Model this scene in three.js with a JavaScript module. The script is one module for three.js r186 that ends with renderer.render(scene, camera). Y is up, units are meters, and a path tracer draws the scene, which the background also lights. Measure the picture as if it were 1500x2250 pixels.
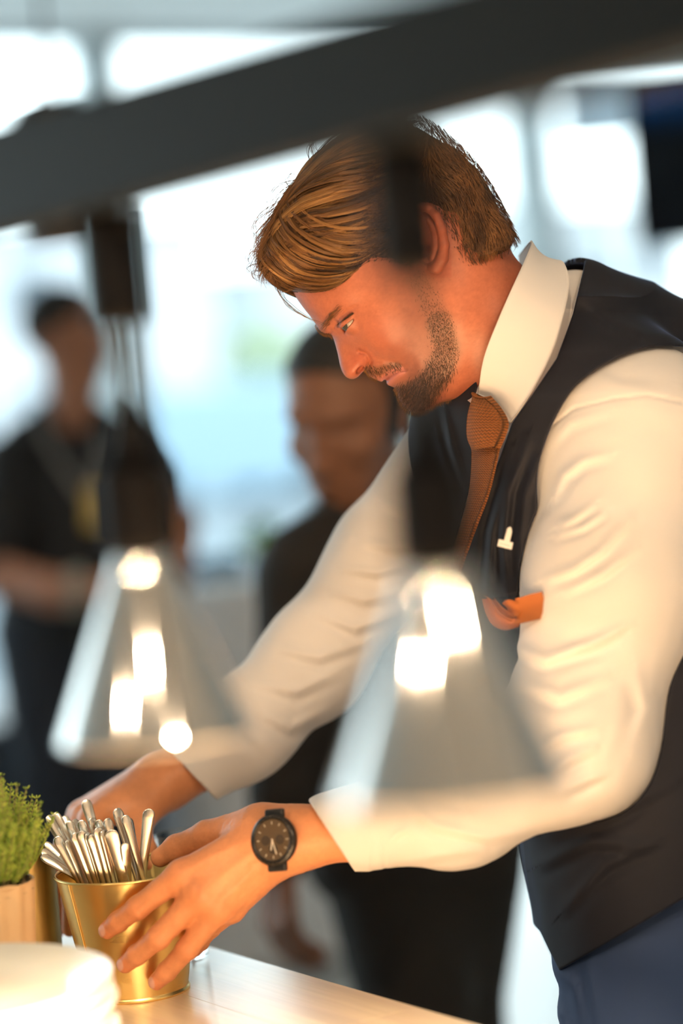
import * as THREE from 'three';
import { mergeGeometries, mergeVertices } from 'three/addons/utils/BufferGeometryUtils.js';
import { RoundedBoxGeometry } from 'three/addons/geometries/RoundedBoxGeometry.js';
import { RectAreaLightUniformsLib } from 'three/addons/lights/RectAreaLightUniformsLib.js';

// ---------------------------------------------------------------- camera, sky, exposure
const scene = new THREE.Scene();
const renderer = new THREE.WebGLRenderer();
renderer.toneMapping = THREE.LinearToneMapping;
renderer.toneMappingExposure = 1.0;
renderer.shadowMap.enabled = true;
RectAreaLightUniformsLib.init();

const F = 5312, EYE = new THREE.Vector3(0, 1.5, 0);            // 85 mm lens on a 24 x 36 mm frame, held upright
const PITCH = -2.8 * Math.PI / 180, ROLL = 5 * Math.PI / 180;
const camera = new THREE.PerspectiveCamera(2 * Math.atan(1125 / F) * 180 / Math.PI, 1500 / 2250, 0.05, 300);
const FWD = new THREE.Vector3(0, Math.sin(PITCH), -Math.cos(PITCH));
const R0 = new THREE.Vector3(1, 0, 0), U0 = new THREE.Vector3().crossVectors(R0, FWD);
const RIGHT = R0.clone().multiplyScalar(Math.cos(ROLL)).addScaledVector(U0, -Math.sin(ROLL));
const UPV = U0.clone().multiplyScalar(Math.cos(ROLL)).addScaledVector(R0, Math.sin(ROLL));
const CAM = new THREE.Matrix4().makeBasis(RIGHT, UPV, FWD.clone().negate()).setPosition(EYE);
camera.position.copy(EYE);
camera.quaternion.setFromRotationMatrix(CAM);
camera.focus = 2.265;
camera.userData.fStop = 1.4;
scene.add(camera);
scene.background = new THREE.Color().setRGB(3.3, 3.8, 4.05);   // bright overcast sky

const v3 = (x, y, z) => new THREE.Vector3(x, y, z);
// surveying helpers: V measures a point in the photographer's own frame (metres right, up, back), P the same point in the room
const V = (px, py, d) => v3((px - 750) / F * d, (1125 - py) / F * d, -d);
const P = (px, py, d) => V(px, py, d).applyMatrix4(CAM);
const onPlane = (px, py, y) => { const a = P(px, py, 1).sub(EYE); return EYE.clone().addScaledVector(a, (y - EYE.y) / a.y); };
// room axes: a runs along the window wall, b towards it
const TH = 33 * Math.PI / 180;
const room = (a, b, y = 0) => v3(a * Math.cos(TH) - b * Math.sin(TH), y, -(a * Math.sin(TH) + b * Math.cos(TH)));
const ROOMTURN = TH;                                             // rotation.y of a thing square to the room

let seed = 7;
const rnd = () => { seed = (seed + 0x6d2b79f5) | 0; let t = Math.imul(seed ^ (seed >>> 15), 1 | seed); t = (t + Math.imul(t ^ (t >>> 7), 61 | t)) ^ t; return ((t ^ (t >>> 14)) >>> 0) / 4294967296; };
const rr = (a, b) => a + (b - a) * rnd();
const clamp = (x, a, b) => Math.min(b, Math.max(a, x));
const mix = (a, b, t) => a + (b - a) * t;
const smooth = (a, b, x) => { const t = clamp((x - a) / (b - a), 0, 1); return t * t * (3 - 2 * t); };

// ---------------------------------------------------------------- naming and assembling
const used = {};
const numbered = (n) => { const k = used[n] = (used[n] ?? -1) + 1; return k ? n + '_' + String(k).padStart(3, '0') : n; };
function shade(o) { o.castShadow = true; o.receiveShadow = true; return o; }
function tag(o, label, category, group, kind) {
  if (label) o.userData.label = label;
  if (category) o.userData.category = category;
  if (group) o.userData.group = group;
  if (kind) o.userData.kind = kind;
  return o;
}
function thing(name, label, category, pos, group) {
  const o = new THREE.Group(); o.name = numbered(name); if (pos) o.position.copy(pos);
  scene.add(o); return tag(o, label, category, group);
}
function part(name, geo, m, parent, label) {
  const o = shade(new THREE.Mesh(geo, m)); o.name = name; if (label) o.userData.label = label;
  parent.add(o); return o;
}
function solo(name, geo, m, label, category, pos, group) {
  const o = shade(new THREE.Mesh(geo, m)); o.name = numbered(name); if (pos) o.position.copy(pos);
  scene.add(o); return tag(o, label, category, group);
}
function struct(name, geo, m, pos, turn = 0) {
  const o = shade(new THREE.Mesh(geo, m)); o.name = name; o.userData.kind = 'structure';
  if (pos) o.position.copy(pos); o.rotation.y = turn; scene.add(o); return o;
}
const rgb = (r, g, b) => new THREE.Color().setRGB(r, g, b);
function mat(c, rough = 0.6, metal = 0, more = {}) {
  const k = new THREE.MeshPhysicalMaterial({ roughness: rough, metalness: metal, ...more });
  k.color = Array.isArray(c) ? rgb(...c) : new THREE.Color(c); return k;
}
const box = (w, h, d, x = 0, y = 0, z = 0, r = 0) => (r ? new RoundedBoxGeometry(w, h, d, 3, r) : new THREE.BoxGeometry(w, h, d)).translate(x, y, z);
const cyl = (r0, r1, h, x = 0, y = 0, z = 0, n = 32) => new THREE.CylinderGeometry(r0, r1, h, n).translate(x, y, z);
const lathe = (pts, n = 64) => new THREE.LatheGeometry(pts.map(([x, y]) => new THREE.Vector2(x, y)), n);
const tube = (pts, r, n = 24, k = 8) => new THREE.TubeGeometry(new THREE.CatmullRomCurve3(pts), n, r, k);
const join = (list) => mergeGeometries(list.map((g) => { g = g.index ? g.toNonIndexed() : g; for (const k of Object.keys(g.attributes)) if (!['position', 'normal', 'uv'].includes(k)) g.deleteAttribute(k); return g; }));
// bar of round section between two points
function bar(a, b, r0, r1 = r0, n = 12) {
  const d = b.clone().sub(a), g = new THREE.CylinderGeometry(r1, r0, d.length(), n);
  g.applyQuaternion(new THREE.Quaternion().setFromUnitVectors(v3(0, 1, 0), d.clone().normalize()));
  return g.translate(...a.clone().add(b).multiplyScalar(0.5).toArray());
}
// value noise and textures
const hash = (x, y, z) => { let h = Math.imul(x, 374761393) ^ Math.imul(y, 668265263) ^ Math.imul(z, 2147483647 ^ 0x5bd1e995); h = Math.imul(h ^ (h >>> 13), 1274126177); return ((h ^ (h >>> 16)) >>> 0) / 4294967296; };
function noise(x, y, z) {
  const i = Math.floor(x), j = Math.floor(y), k = Math.floor(z); let a = x - i, b = y - j, c = z - k;
  a = a * a * (3 - 2 * a); b = b * b * (3 - 2 * b); c = c * c * (3 - 2 * c);
  const l = (u, v, t) => u + (v - u) * t;
  return l(l(l(hash(i, j, k), hash(i + 1, j, k), a), l(hash(i, j + 1, k), hash(i + 1, j + 1, k), a), b),
    l(l(hash(i, j, k + 1), hash(i + 1, j, k + 1), a), l(hash(i, j + 1, k + 1), hash(i + 1, j + 1, k + 1), a), b), c) * 2 - 1;
}
function texture(w, h, fn, srgb = true) {
  const data = new Uint8Array(w * h * 4);
  for (let y = 0; y < h; y++) for (let x = 0; x < w; x++) { const c = fn(x / w, y / h, x, y), o = (y * w + x) * 4; data[o] = c[0] * 255; data[o + 1] = c[1] * 255; data[o + 2] = c[2] * 255; data[o + 3] = 255; }
  const t = new THREE.DataTexture(data, w, h); t.wrapS = t.wrapT = THREE.RepeatWrapping; t.magFilter = THREE.LinearFilter; t.needsUpdate = true;
  if (srgb) t.colorSpace = THREE.SRGBColorSpace; return t;
}

// ---------------------------------------------------------------- lights that belong to no object in view
// (every lamp's own light is in its builder: ceiling downlights and the two heat lamps)
const CEIL = 2.785, B0 = -2.4;
const glow = (c, k) => { const m = new THREE.MeshStandardMaterial({ color: 0x111111, emissive: rgb(...c), emissiveIntensity: k }); return m; };
function downlight(pos, target, color, power, size, label, angle = 0.9) {
  const t = thing('ceiling_spotlight', label, 'spotlight', pos, 'ceiling spotlights above the counter');
  const dir = target.clone().sub(pos).normalize(), q = new THREE.Quaternion().setFromUnitVectors(v3(0, -1, 0), dir);
  part('mount', cyl(0.012, 0.012, CEIL - pos.y, 0, (CEIL - pos.y) / 2, 0), mat([0.05, 0.05, 0.05], 0.4), t);
  part('housing', lathe([[0, 0.11], [size + 0.008, 0.11], [size + 0.014, 0.0], [size + 0.014, -0.02], [size + 0.009, -0.02], [size + 0.006, 0.004], [0, 0.005]], 32).applyQuaternion(q), mat([0.04, 0.04, 0.045], 0.4), t);
  part('lamp_lens', new THREE.CircleGeometry(size * 1.1, 32).rotateX(Math.PI / 2).translate(0, -0.006, 0).applyQuaternion(q), glow(color, 6), t);
  const s = new THREE.SpotLight(rgb(...color), power, 0, angle, 0.5, 2);
  s.position.copy(dir).multiplyScalar(0.03 + size); s.castShadow = true; s.shadow.radius = size / 0.02;
  s.target.position.copy(target); scene.add(s.target); s.name = 'spotlight_beam'; t.add(s);
  return t;
}
const WARM = [1, 0.73, 0.47];
downlight(v3(-0.05, 2.6, 0.14), v3(0.1, 1.35, -2.3), WARM, 5.2, 0.02, 'black ceiling spotlight straight above the camera side aimed at the man', 0.5);
downlight(v3(0.8, 2.6, 0.22), v3(0.15, 1.4, -2.25), WARM, 5.7, 0.035, 'wide black ceiling spotlight aimed at the near sleeve', 0.5);
downlight(v3(-1.3, 2.6, 0.02), v3(-0.1, 1.15, -2.2), WARM, 4.0, 0.02, 'black ceiling spotlight aimed across the counter at the hands', 0.5);
downlight(room(0.2, -1.3, 2.6), room(0.2, B0 + 0.1, 1.0), WARM, 14, 0.05, 'black ceiling spotlight washing the wall behind the viewer', 0.9);
downlight(room(3.2, -1.3, 2.6), room(3.2, B0 + 0.1, 1.0), WARM, 14, 0.05, 'black ceiling spotlight washing the wall further along behind the viewer', 0.9);

// ---------------------------------------------------------------- the room and what lies outside
const WB = 7.35, A0 = -2.6, A1 = 9.0;                 // window wall, side walls, wall behind the viewer
const boards = texture(512, 512, (u, v) => { const n = 0.5 + 0.25 * noise(u * 40, v * 40, 3) + 0.15 * noise(u * 160, v * 160, 5), g = 0.74 + 0.1 * n; return [g, g * 0.985, g * 0.96]; });
boards.repeat.set(0.6, 0.6);
const mFloor = mat([1, 1, 1], 0.22, 0, { map: boards });
const mWall = mat([0.62, 0.6, 0.57], 0.8), mWhite = mat([0.88, 0.9, 0.89], 0.7), mFrame = mat([0.42, 0.48, 0.5], 0.5);
const roomBox = (name, a0, a1, b0, b1, y0, y1, m) => struct(name, box(a1 - a0, y1 - y0, b1 - b0), m, room((a0 + a1) / 2, (b0 + b1) / 2, (y0 + y1) / 2), ROOMTURN);
roomBox('floor', A0, A1, B0, WB + 0.1, -0.15, 0, mFloor);
roomBox('ceiling', A0, A1, B0, WB + 0.1, CEIL, CEIL + 0.2, mWhite);
roomBox('wall_left', A0 - 0.2, A0, B0, WB, 0, CEIL, mWall);
roomBox('wall_right', A1, A1 + 0.2, B0, WB, 0, CEIL, mWall);
roomBox('wall_back', A0, A1, B0 - 0.2, B0, 0, CEIL, mWall);
// window wall: head, sill, mullions and panes
roomBox('trim_001', A0, A1, WB - 0.08, WB + 0.08, 2.762, CEIL, mFrame);
roomBox('trim_002', A0, A1, WB - 0.08, WB + 0.08, 0, 0.09, mFrame);
const mPane = mat([0.97, 1, 0.99], 0.02, 0, { transmission: 1, thickness: 0, ior: 1.3 });
const mull = [-1.585, 0.255, 2.095, 3.935, 5.775, 7.615];
mull.forEach((a, i) => roomBox('trim_' + String(i + 3).padStart(3, '0'), a - 0.047, a + 0.047, WB - 0.09, WB + 0.09, 0.09, 2.762, mFrame));
[A0, ...mull].forEach((a, i) => { const b = [...mull, A1][i]; roomBox('window_' + (i + 1), a + 0.05, b - 0.05, WB - 0.006, WB + 0.006, 0.09, 2.762, mPane); });
// a pale blind box over the last two panes
{
  const t = thing('roller_blind', 'white roller blind box under the ceiling at the last window panes', 'blind', room(7.0, WB - 0.22, 2.52));
  t.rotation.y = ROOMTURN;
  part('cassette', box(2.6, 0.06, 0.08, 0, 0.225, 0, 0.02), mat([0.8, 0.84, 0.86], 0.6), t);
  part('cloth', box(2.5, 0.24, 0.004, 0, 0.0, 0.02), mat([0.72, 0.8, 0.86], 0.95, 0, { transmission: 0.6, thickness: 0 }), t);
  part('bottom_rail', cyl(0.012, 0.012, 2.5).rotateZ(Math.PI / 2).translate(0, -0.125, 0.02), mat([0.6, 0.65, 0.7], 0.4), t);
}
// ceiling-hung screen at the far side
{
  const t = thing('television_screen', 'dark flat screen hanging from the ceiling beside the bright window', 'screen', room(3.72, 3.0, 0));
  const c = P(1568, 335, 5.6); t.position.copy(c); t.rotation.y = -0.2;
  part('housing', box(1.1, 0.4, 0.06, 0.36, 0, 0, 0.01), mat([0.006, 0.007, 0.009], 0.6, 0, { specularIntensity: 0.2 }), t);
  const pic = texture(128, 64, (u, v) => { const g = smooth(0.62, 0.9, v + 0.05 * noise(u * 6, v * 6, 1)); const n = 0.5 + 0.5 * noise(u * 7, v * 9, 2); return [mix(0.05 + 0.06 * n, 0.06, g), mix(0.09 + 0.06 * n, 0.32, g), mix(0.13 + 0.06 * n, 0.62, g)]; });
  part('display', new THREE.PlaneGeometry(1.06, 0.36).translate(0.36, 0, 0.032), mat([1, 1, 1], 0.6, 0, { map: pic, specularIntensity: 0.2 }), t);
  part('ceiling_bracket', box(0.05, 0.7, 0.04, 0.36, 0.5, -0.04), mat([0.03, 0.03, 0.03], 0.5), t);
}
// outside
const mGround = mat([0.17, 0.205, 0.235], 0.9);
struct('ground', new THREE.PlaneGeometry(260, 260).rotateX(-Math.PI / 2), mGround, v3(20, -0.16, -60));
struct('pavement', box(24, 0.1, 4.5), mat([0.36, 0.38, 0.4], 0.9), room(4, WB + 3.4, -0.1), ROOMTURN);
function house(px, d, w, h, c, label) {
  const t = thing('street_building', label, 'building', (() => { const p = P(px, 900, d); p.y = -0.16; return p; })(), 'buildings across the street');
  t.rotation.y = ROOMTURN;
  part('wall', box(w, h, 8, 0, h / 2, -4), mat(c, 0.9), t);
  part('roof', box(w + 0.4, 0.4, 8.4, 0, h + 0.2, -4), mat([0.4, 0.42, 0.45], 0.8), t);
  const mw = mat([0.1, 0.13, 0.16], 0.15);
  for (let i = 0; i < Math.floor(w / 2.4); i++) for (let j = 0; j < Math.floor(h / 3); j++) part('window', box(1.3, 1.6, 0.06, -w / 2 + 1.4 + i * 2.4, 1.7 + j * 3, 0.01), mw, t);
}
house(150, 62, 9, 6.3, [0.62, 0.63, 0.66], 'pale low building across the street at the far left');
house(640, 78, 12, 5.6, [0.55, 0.6, 0.66], 'long bluish building across the street behind the young waiter');
house(1250, 70, 10, 6.2, [0.66, 0.66, 0.66], 'pale low building across the street seen past the collar');
{
  // delivery van at the kerb
  const t = thing('parked_van', 'pale blue van parked across the pavement outside the window', 'van', onPlane(470, 1120, -0.16)); t.rotation.y = ROOMTURN + 0.1;
  const s = new THREE.Shape(); s.moveTo(-2.3, 0.35); s.lineTo(2.3, 0.35); s.lineTo(2.3, 1.0); s.lineTo(1.75, 1.15); s.lineTo(1.2, 1.9); s.lineTo(-2.2, 1.95); s.lineTo(-2.3, 1.7); s.closePath();
  part('body', new THREE.ExtrudeGeometry(s, { depth: 1.7, bevelSize: 0.06, bevelThickness: 0.06, bevelSegments: 2 }).translate(0, 0, -0.85), mat([0.3, 0.42, 0.52], 0.3), t);
  for (const x of [-1.4, 1.4]) for (const z of [-0.8, 0.8]) part('wheel', cyl(0.33, 0.33, 0.22, 0, 0, 0, 24).rotateX(Math.PI / 2).translate(x, 0.33, z), mat([0.03, 0.03, 0.03], 0.8), t);
  part('window', box(0.9, 0.5, 1.75, 0.95, 1.5, 0), mat([0.05, 0.07, 0.09], 0.1), t);
}
function leafTree(px, d, h, label) {
  const b = P(px, 900, d); b.y = -0.16;
  const t = thing('street_tree', label, 'tree', b, 'trees outside');
  part('trunk', bar(v3(0, 0, 0), v3(0, h * 0.55, 0), 0.12, 0.08), mat([0.2, 0.16, 0.12], 0.9), t);
  const leaf = new THREE.OctahedronGeometry(0.16, 0), n = 500, im = new THREE.InstancedMesh(leaf, mat([0.42, 0.5, 0.36], 0.8), n), q = new THREE.Quaternion(), e = new THREE.Euler();
  for (let i = 0; i < n; i++) {
    const u = rr(-1, 1), a = rr(0, 6.283), r = Math.cbrt(rnd()) * h * 0.26, s = Math.sqrt(1 - u * u);
    im.setMatrixAt(i, new THREE.Matrix4().compose(v3(Math.cos(a) * s * r, h * 0.72 + u * r * 1.1, Math.sin(a) * s * r), q.setFromEuler(e.set(rr(0, 3), rr(0, 3), rr(0, 3))), v3(1, 0.5, 1.3).multiplyScalar(rr(0.6, 1.2))));
  }
  im.name = 'foliage'; im.userData.kind = 'stuff'; shade(im); t.add(im);
}
leafTree(590, 46, 3.2, 'small leafy tree standing outside behind the young waiter');
leafTree(905, 34, 2.6, 'small leafy tree outside, glimpsed between waiter and tie');

// ---------------------------------------------------------------- counter
const HC = P(305, 2178, 2.29).y;                                  // height of the worktop
const E1 = onPlane(460, 2080, HC), E2 = onPlane(1045, 2250, HC);  // its far edge
const EDGE = E2.clone().sub(E1).normalize(), INW = v3(EDGE.z, 0, -EDGE.x); if (INW.z < 0) INW.negate(); if (INW.x > 0) INW.negate();
{
  const grain = texture(1024, 512, (u, v) => {
    const w = v + 0.006 * noise(u * 4, v * 18, 2), r = 0.5 + 0.5 * noise(u * 5, w * 90, 7), f = 0.5 + 0.5 * noise(u * 24, w * 420, 9), k = 0.92 + 0.06 * r + 0.05 * f - 0.06 * smooth(0.55, 0.9, noise(u * 3 + 7, w * 40, 11));
    return [0.93 * k, 0.84 * k * (0.98 + 0.02 * r), 0.72 * k * (0.96 + 0.04 * f)];
  });
  const t = thing('serving_counter', 'pale wooden serving counter carrying the cutlery bucket and plates', 'counter');
  t.position.copy(E1).setY(0); t.rotation.y = Math.atan2(-EDGE.z, EDGE.x);
  const inw = INW.clone().applyAxisAngle(v3(0, 1, 0), -t.rotation.y), s = Math.sign(inw.z);
  const mw = mat([1, 1, 1], 0.32, 0, { map: grain, clearcoat: 0.8, clearcoatRoughness: 0.2 });
  const L0 = -1.1, L1 = 1.9, wd = 0.115;
  for (let i = 0; i < 7; i++) for (let j = 0; j < 2; j++) {            // solid staves of the worktop
    const xs = [L0, L0 + 1.37 + 0.24 * ((i * 37) % 5) / 5 + 0.1, L1], x0 = xs[j], x1 = xs[j + 1];
    const g = box(x1 - x0 - 0.0006, 0.04, wd - 0.0006, (x0 + x1) / 2, HC - 0.02, s * (i + 0.5) * wd), uv = g.attributes.uv, ps = g.attributes.position, o = i * 0.37 + j * 0.19;
    for (let k = 0; k < uv.count; k++) uv.setXY(k, ps.getX(k) / 1.2 + o, ps.getZ(k) / 0.6 + o * 1.7 + ps.getY(k) / 0.6);
    part('worktop_stave', g, mw, t);
  }
  part('cabinet', box(L1 - L0 - 0.1, HC - 0.14, 0.72, (L0 + L1) / 2, (HC - 0.04) / 2 + 0.05, s * 0.41), mat([0.12, 0.13, 0.15], 0.6), t);
  part('plinth', box(L1 - L0 - 0.2, 0.1, 0.6, (L0 + L1) / 2, 0.05, s * 0.41), mat([0.04, 0.04, 0.045], 0.7), t);
}

// ---------------------------------------------------------------- lamp rail and heat lamps
const YB = P(740, 300, 1.285).y;                                   // underside of the rail
const B0P = onPlane(0, 487, YB), B1P = onPlane(1480, 117, YB), BD = B1P.clone().sub(B0P).normalize();
const mBlack = mat([0.005, 0.005, 0.006], 0.5, 0, { specularIntensity: 0.25 }), mRail = mat([0.008, 0.0105, 0.0125], 0.5, 0, { specularIntensity: 0.22 });
{
  const t = thing('lamp_rail', 'dark square rail over the counter carrying the two heat lamps', 'rail');
  const side = v3(-BD.z, 0, BD.x); if (side.z < 0) side.negate();    // towards the viewer
  const a = B0P.clone().addScaledVector(BD, -0.62), b = B1P.clone().addScaledVector(BD, 0.42), mid = a.clone().add(b).multiplyScalar(0.5);
  t.position.copy(mid).addScaledVector(side, 0.016); t.rotation.y = Math.atan2(-BD.z, BD.x);
  const L = a.distanceTo(b);
  part('beam', box(L, 0.066, 0.034, 0, 0.0215, 0, 0.004), mRail, t);
  for (const s of [-1, 1]) {
    part('post', box(0.034, YB - HC - 0.008, 0.034, s * (L / 2 - 0.03), -(YB - HC) / 2 + 0.004, 0, 0.004), mRail, t);
    part('foot', box(0.1, 0.008, 0.1, s * (L / 2 - 0.03), HC - YB + 0.004, 0), mRail, t);
  }
}
const mShade = mat([0.88, 0.86, 0.83], 0.04, 1), mShadeIn = mat([0.85, 0.84, 0.8], 0.5);
function heatLamp(px, yTop, d, label) {
  // the rim centre is found on the photograph, the rest hangs plumb from the rail
  const rim = P(px, yTop, d);
  const t = thing('heat_lamp', label, 'lamp', rim, 'heat lamps hanging from the rail');
  const H = YB - 0.0117 - rim.y;
  const R = 0.0615;
  part('lamp_shade', lathe([[0.0145, 0.117], [0.0172, 0.116], [0.0185, 0.1115], ...Array.from({ length: 25 }, (_, i) => [mix(0.0195, R, i / 24), mix(0.107, 0.003, i / 24)]), [R + 0.0007, 0.0008], [R + 0.0005, -0.0004], [R - 0.0008, -0.0002], [R - 0.002, 0.003], [R * 0.6, 0.056], [0.019, 0.1], [0.014, 0.11]], 96), mShade, t);
  part('socket', lathe([[0, 0.172], [0.021, 0.17], [0.022, 0.166], [0.022, 0.122], [0.0185, 0.118], [0, 0.118]], 40), mBlack, t);
  part('cord_grip', lathe([[0, 0.212], [0.006, 0.212], [0.009, 0.2], [0.0125, 0.185], [0.0175, 0.171], [0, 0.171]], 32), mBlack, t);
  part('reel_housing', lathe([[0, H], [0.0185, H], [0.0185, H - 0.066], [0.0165, H - 0.0695], [0, H - 0.07]], 32), mBlack, t);
  for (const s of [-1, 1]) part('cord', bar(v3(s * 0.0045, 0.205, 0), v3(s * 0.005, H - 0.068, 0), 0.0021), mat([0.05, 0.06, 0.065], 0.6), t);
  part('ceiling_clip', box(0.036, 0.012, 0.036, 0, H - 0.006, 0, 0.002), mBlack, t);
  part('bulb', new THREE.SphereGeometry(0.019, 24, 16).scale(1, 1.15, 1).translate(0, 0.05, 0), glow([1, 0.74, 0.45], 14), t);
  part('bulb_neck', cyl(0.011, 0.0125, 0.048, 0, 0.09, 0), mat([0.5, 0.48, 0.44], 0.4, 1), t);
  const l = new THREE.SpotLight(rgb(1, 0.76, 0.5), 8, 0, 1.2, 0.4, 2);
  l.position.set(0, 0.02, 0); l.target.position.set(0, -1, 0); t.add(l.target); l.castShadow = true; l.shadow.radius = 1; l.name = 'lamp_light'; t.add(l);
}
{
  // keep both lamps right under the rail: slide along the line of sight to the rail's plane
  const n = v3(-BD.z, 0, BD.x);
  const hit = (px, py) => { const r = P(px, py, 1).sub(EYE); return B0P.clone().sub(EYE).dot(n) / r.dot(n); };
  heatLamp(345, 1618, hit(345, 1618), 'silver cone heat lamp hanging in front of the far sleeve');
  heatLamp(1000, 1738, hit(1000, 1738), 'larger-looking silver cone heat lamp hanging in front of the near elbow');
}
// small pendant behind the rail
{
  const d = 5.0, foot = P(138, 528, d);
  const t = thing('pendant_lamp', 'small dark pendant lamp on a thin cord near the windows', 'lamp', foot);
  const m = mat([0.03, 0.02, 0.015], 0.5);
  part('lamp_shade', lathe([[0.0, 0.3], [0.012, 0.298], [0.02, 0.285], [0.03, 0.265], [0.068, 0.25], [0.078, 0.235], [0.08, 0.0], [0.074, 0.0], [0.072, 0.23], [0, 0.245]], 40), m, t);
  part('stem', cyl(0.008, 0.012, 0.1, 0, 0.345, 0), m, t);
  part('cord', cyl(0.006, 0.006, CEIL - foot.y - 0.39, 0, 0.39 + (CEIL - foot.y - 0.39) / 2, 0, 10), m, t);
  part('bulb', new THREE.SphereGeometry(0.03, 16, 12).translate(0, 0.12, 0), glow([1, 0.8, 0.55], 3), t);
  const l = new THREE.PointLight(rgb(1, 0.78, 0.5), 0.5); l.position.set(0, 0.12, 0); l.castShadow = true; l.name = 'lamp_light'; t.add(l);
}

// ---------------------------------------------------------------- things on the counter
const BC = (() => { const p = P(305, 2178, 2.29); p.y = HC; return p; })();   // centre of the bucket's foot
const BR = 0.0685, BR0 = 0.0475, BH = 0.119;
const brushed = texture(256, 256, (u, v) => { const k = 0.78 + 0.14 * noise(u * 6, v * 128, 3) + 0.08 * noise(u * 12, v * 256, 8); return [k, k, k]; }, false);
const mGold = mat([0.93, 0.69, 0.27], 0.42, 1, { roughnessMap: brushed });
{
  const t = thing('cutlery_bucket', 'gold metal bucket full of cutlery under the spread hand', 'bucket', BC);
  part('body', lathe([[0, 0.004], [BR0 - 0.003, 0.004], [BR0 - 0.001, 0.0], [BR0 + 0.001, 0.0], [BR0 + 0.0016, 0.0018], [BR0 + 0.0006, 0.0036], [BR0, 0.005], [BR - 0.0008, BH - 0.003], [BR - 0.0016, BH - 0.003], [BR0 - 0.001, 0.006], [0, 0.006]], 128), mGold, t);
  part('rim', new THREE.TorusGeometry(BR, 0.0014, 12, 128).rotateX(Math.PI / 2).translate(0, BH - 0.002, 0), mGold, t);
  part('seam', bar(v3(-BR0 * 0.75, 0.005, BR0 * 0.67), v3(-BR * 0.75, BH - 0.003, BR * 0.67), 0.0006), mGold, t);
}
const mSteel = mat([0.8, 0.73, 0.62], 0.2, 1);
// flat piece of cutlery, handle end up: outline swept through a rounded section; the head is inside the bucket
function cutlery(kind, wide, len) {
  const n = 44, k = 12, pos = [], idx = [];
  for (let i = 0; i <= n; i++) {
    const s = i < 12 ? 0.05 * (i / 12) ** 2 : 0.05 + 0.95 * (i - 12) / (n - 12), y = len * (1 - s);                          // s = 0 at the handle's end
    let w, h;
    if (s < 0.05) { const q = s / 0.05; w = wide * Math.pow(1 - (1 - q) ** 2.6, 1 / 2.6) * 0.5 + 0.00001; h = 0.0012 * (0.4 + 0.6 * Math.sqrt(q)); }
    else if (s < 0.66) { const q = (s - 0.05) / 0.61; w = mix(wide, wide * 0.5, Math.pow(q, 0.8)) / 2; h = mix(0.0012, 0.0017, q); }
    else { const q = (s - 0.66) / 0.34; w = mix(wide * 0.25, kind ? 0.0115 : 0.0095, smooth(0, 0.55, q)) * (q > 0.75 ? Math.sqrt(Math.max(0.02, 1 - ((q - 0.75) / 0.25) ** 2)) : 1); h = 0.0009; }
    for (let j = 0; j < k; j++) { const a = j / k * 2 * Math.PI, c = Math.cos(a), si = Math.sin(a); pos.push(w * Math.sign(c) * Math.pow(Math.abs(c), 0.75), y, h * si + (s < 0.3 ? 0.0 : 0.004 * (s - 0.3) ** 2)); }
  }
  for (let i = 0; i < n; i++) for (let j = 0; j < k; j++) { const a = i * k + j, b = i * k + (j + 1) % k, c = a + k, d = b + k; idx.push(a, b, c, b, d, c); }
  const g = new THREE.BufferGeometry(); g.setAttribute('position', new THREE.Float32BufferAttribute(pos, 3)); g.setIndex(idx); g.computeVertexNormals(); return g;
}
// [handle end x, y, where it crosses the rim x, y, depth, handle width, facing]
const pieces = [
  [124, 1838, 152, 1922, 2.262, 0.0105, 0.3], [148, 1845, 164, 1924, 2.252, 0.0095, 0.9], [163, 1830, 186, 1926, 2.247, 0.010, 0.5], [177, 1826, 199, 1928, 2.246, 0.0105, 0.2],
  [192, 1830, 210, 1928, 2.243, 0.009, 1.0], [200, 1834, 219, 1928, 2.24, 0.010, 0.5], [214, 1818, 234, 1928, 2.238, 0.0105, 0.7], [226, 1824, 245, 1928, 2.237, 0.009, 1.1],
  [242, 1824, 268, 1928, 2.236, 0.0135, 0.05], [275, 1852, 279, 1928, 2.238, 0.0105, 0.5], [105, 1792, 158, 1900, 2.30, 0.009, 0.6], [119, 1786, 165, 1895, 2.31, 0.0095, 0.2],
  [150, 1803, 180, 1900, 2.29, 0.009, 0.4], [163, 1800, 190, 1900, 2.30, 0.009, 0.9], [177, 1802, 200, 1900, 2.285, 0.0095, 0.3], [187, 1757, 222, 1890, 2.315, 0.0105, 0.45],
  [201, 1796, 222, 1900, 2.28, 0.0095, 0.7], [215, 1801, 236, 1900, 2.275, 0.009, 0.2], [235, 1798, 255, 1900, 2.27, 0.0095, 0.6], [256, 1776, 297, 1905, 2.285, 0.0105, 0.6],
  [274, 1791, 311, 1905, 2.27, 0.009, 0.4], [283, 1797, 306, 1905, 2.30, 0.0085, 0.9], [328, 1777, 319, 1905, 2.275, 0.0115, 0.2],
  [92, 1868, 134, 1916, 2.285, 0.0095, 0.8], [98, 1852, 140, 1912, 2.295, 0.009, 0.4], [91, 1880, 138, 1920, 2.275, 0.009, 0.9], [112, 1806, 150, 1905, 2.315, 0.009, 0.1], [140, 1793, 172, 1895, 2.325, 0.009, 0.5],
];
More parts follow.
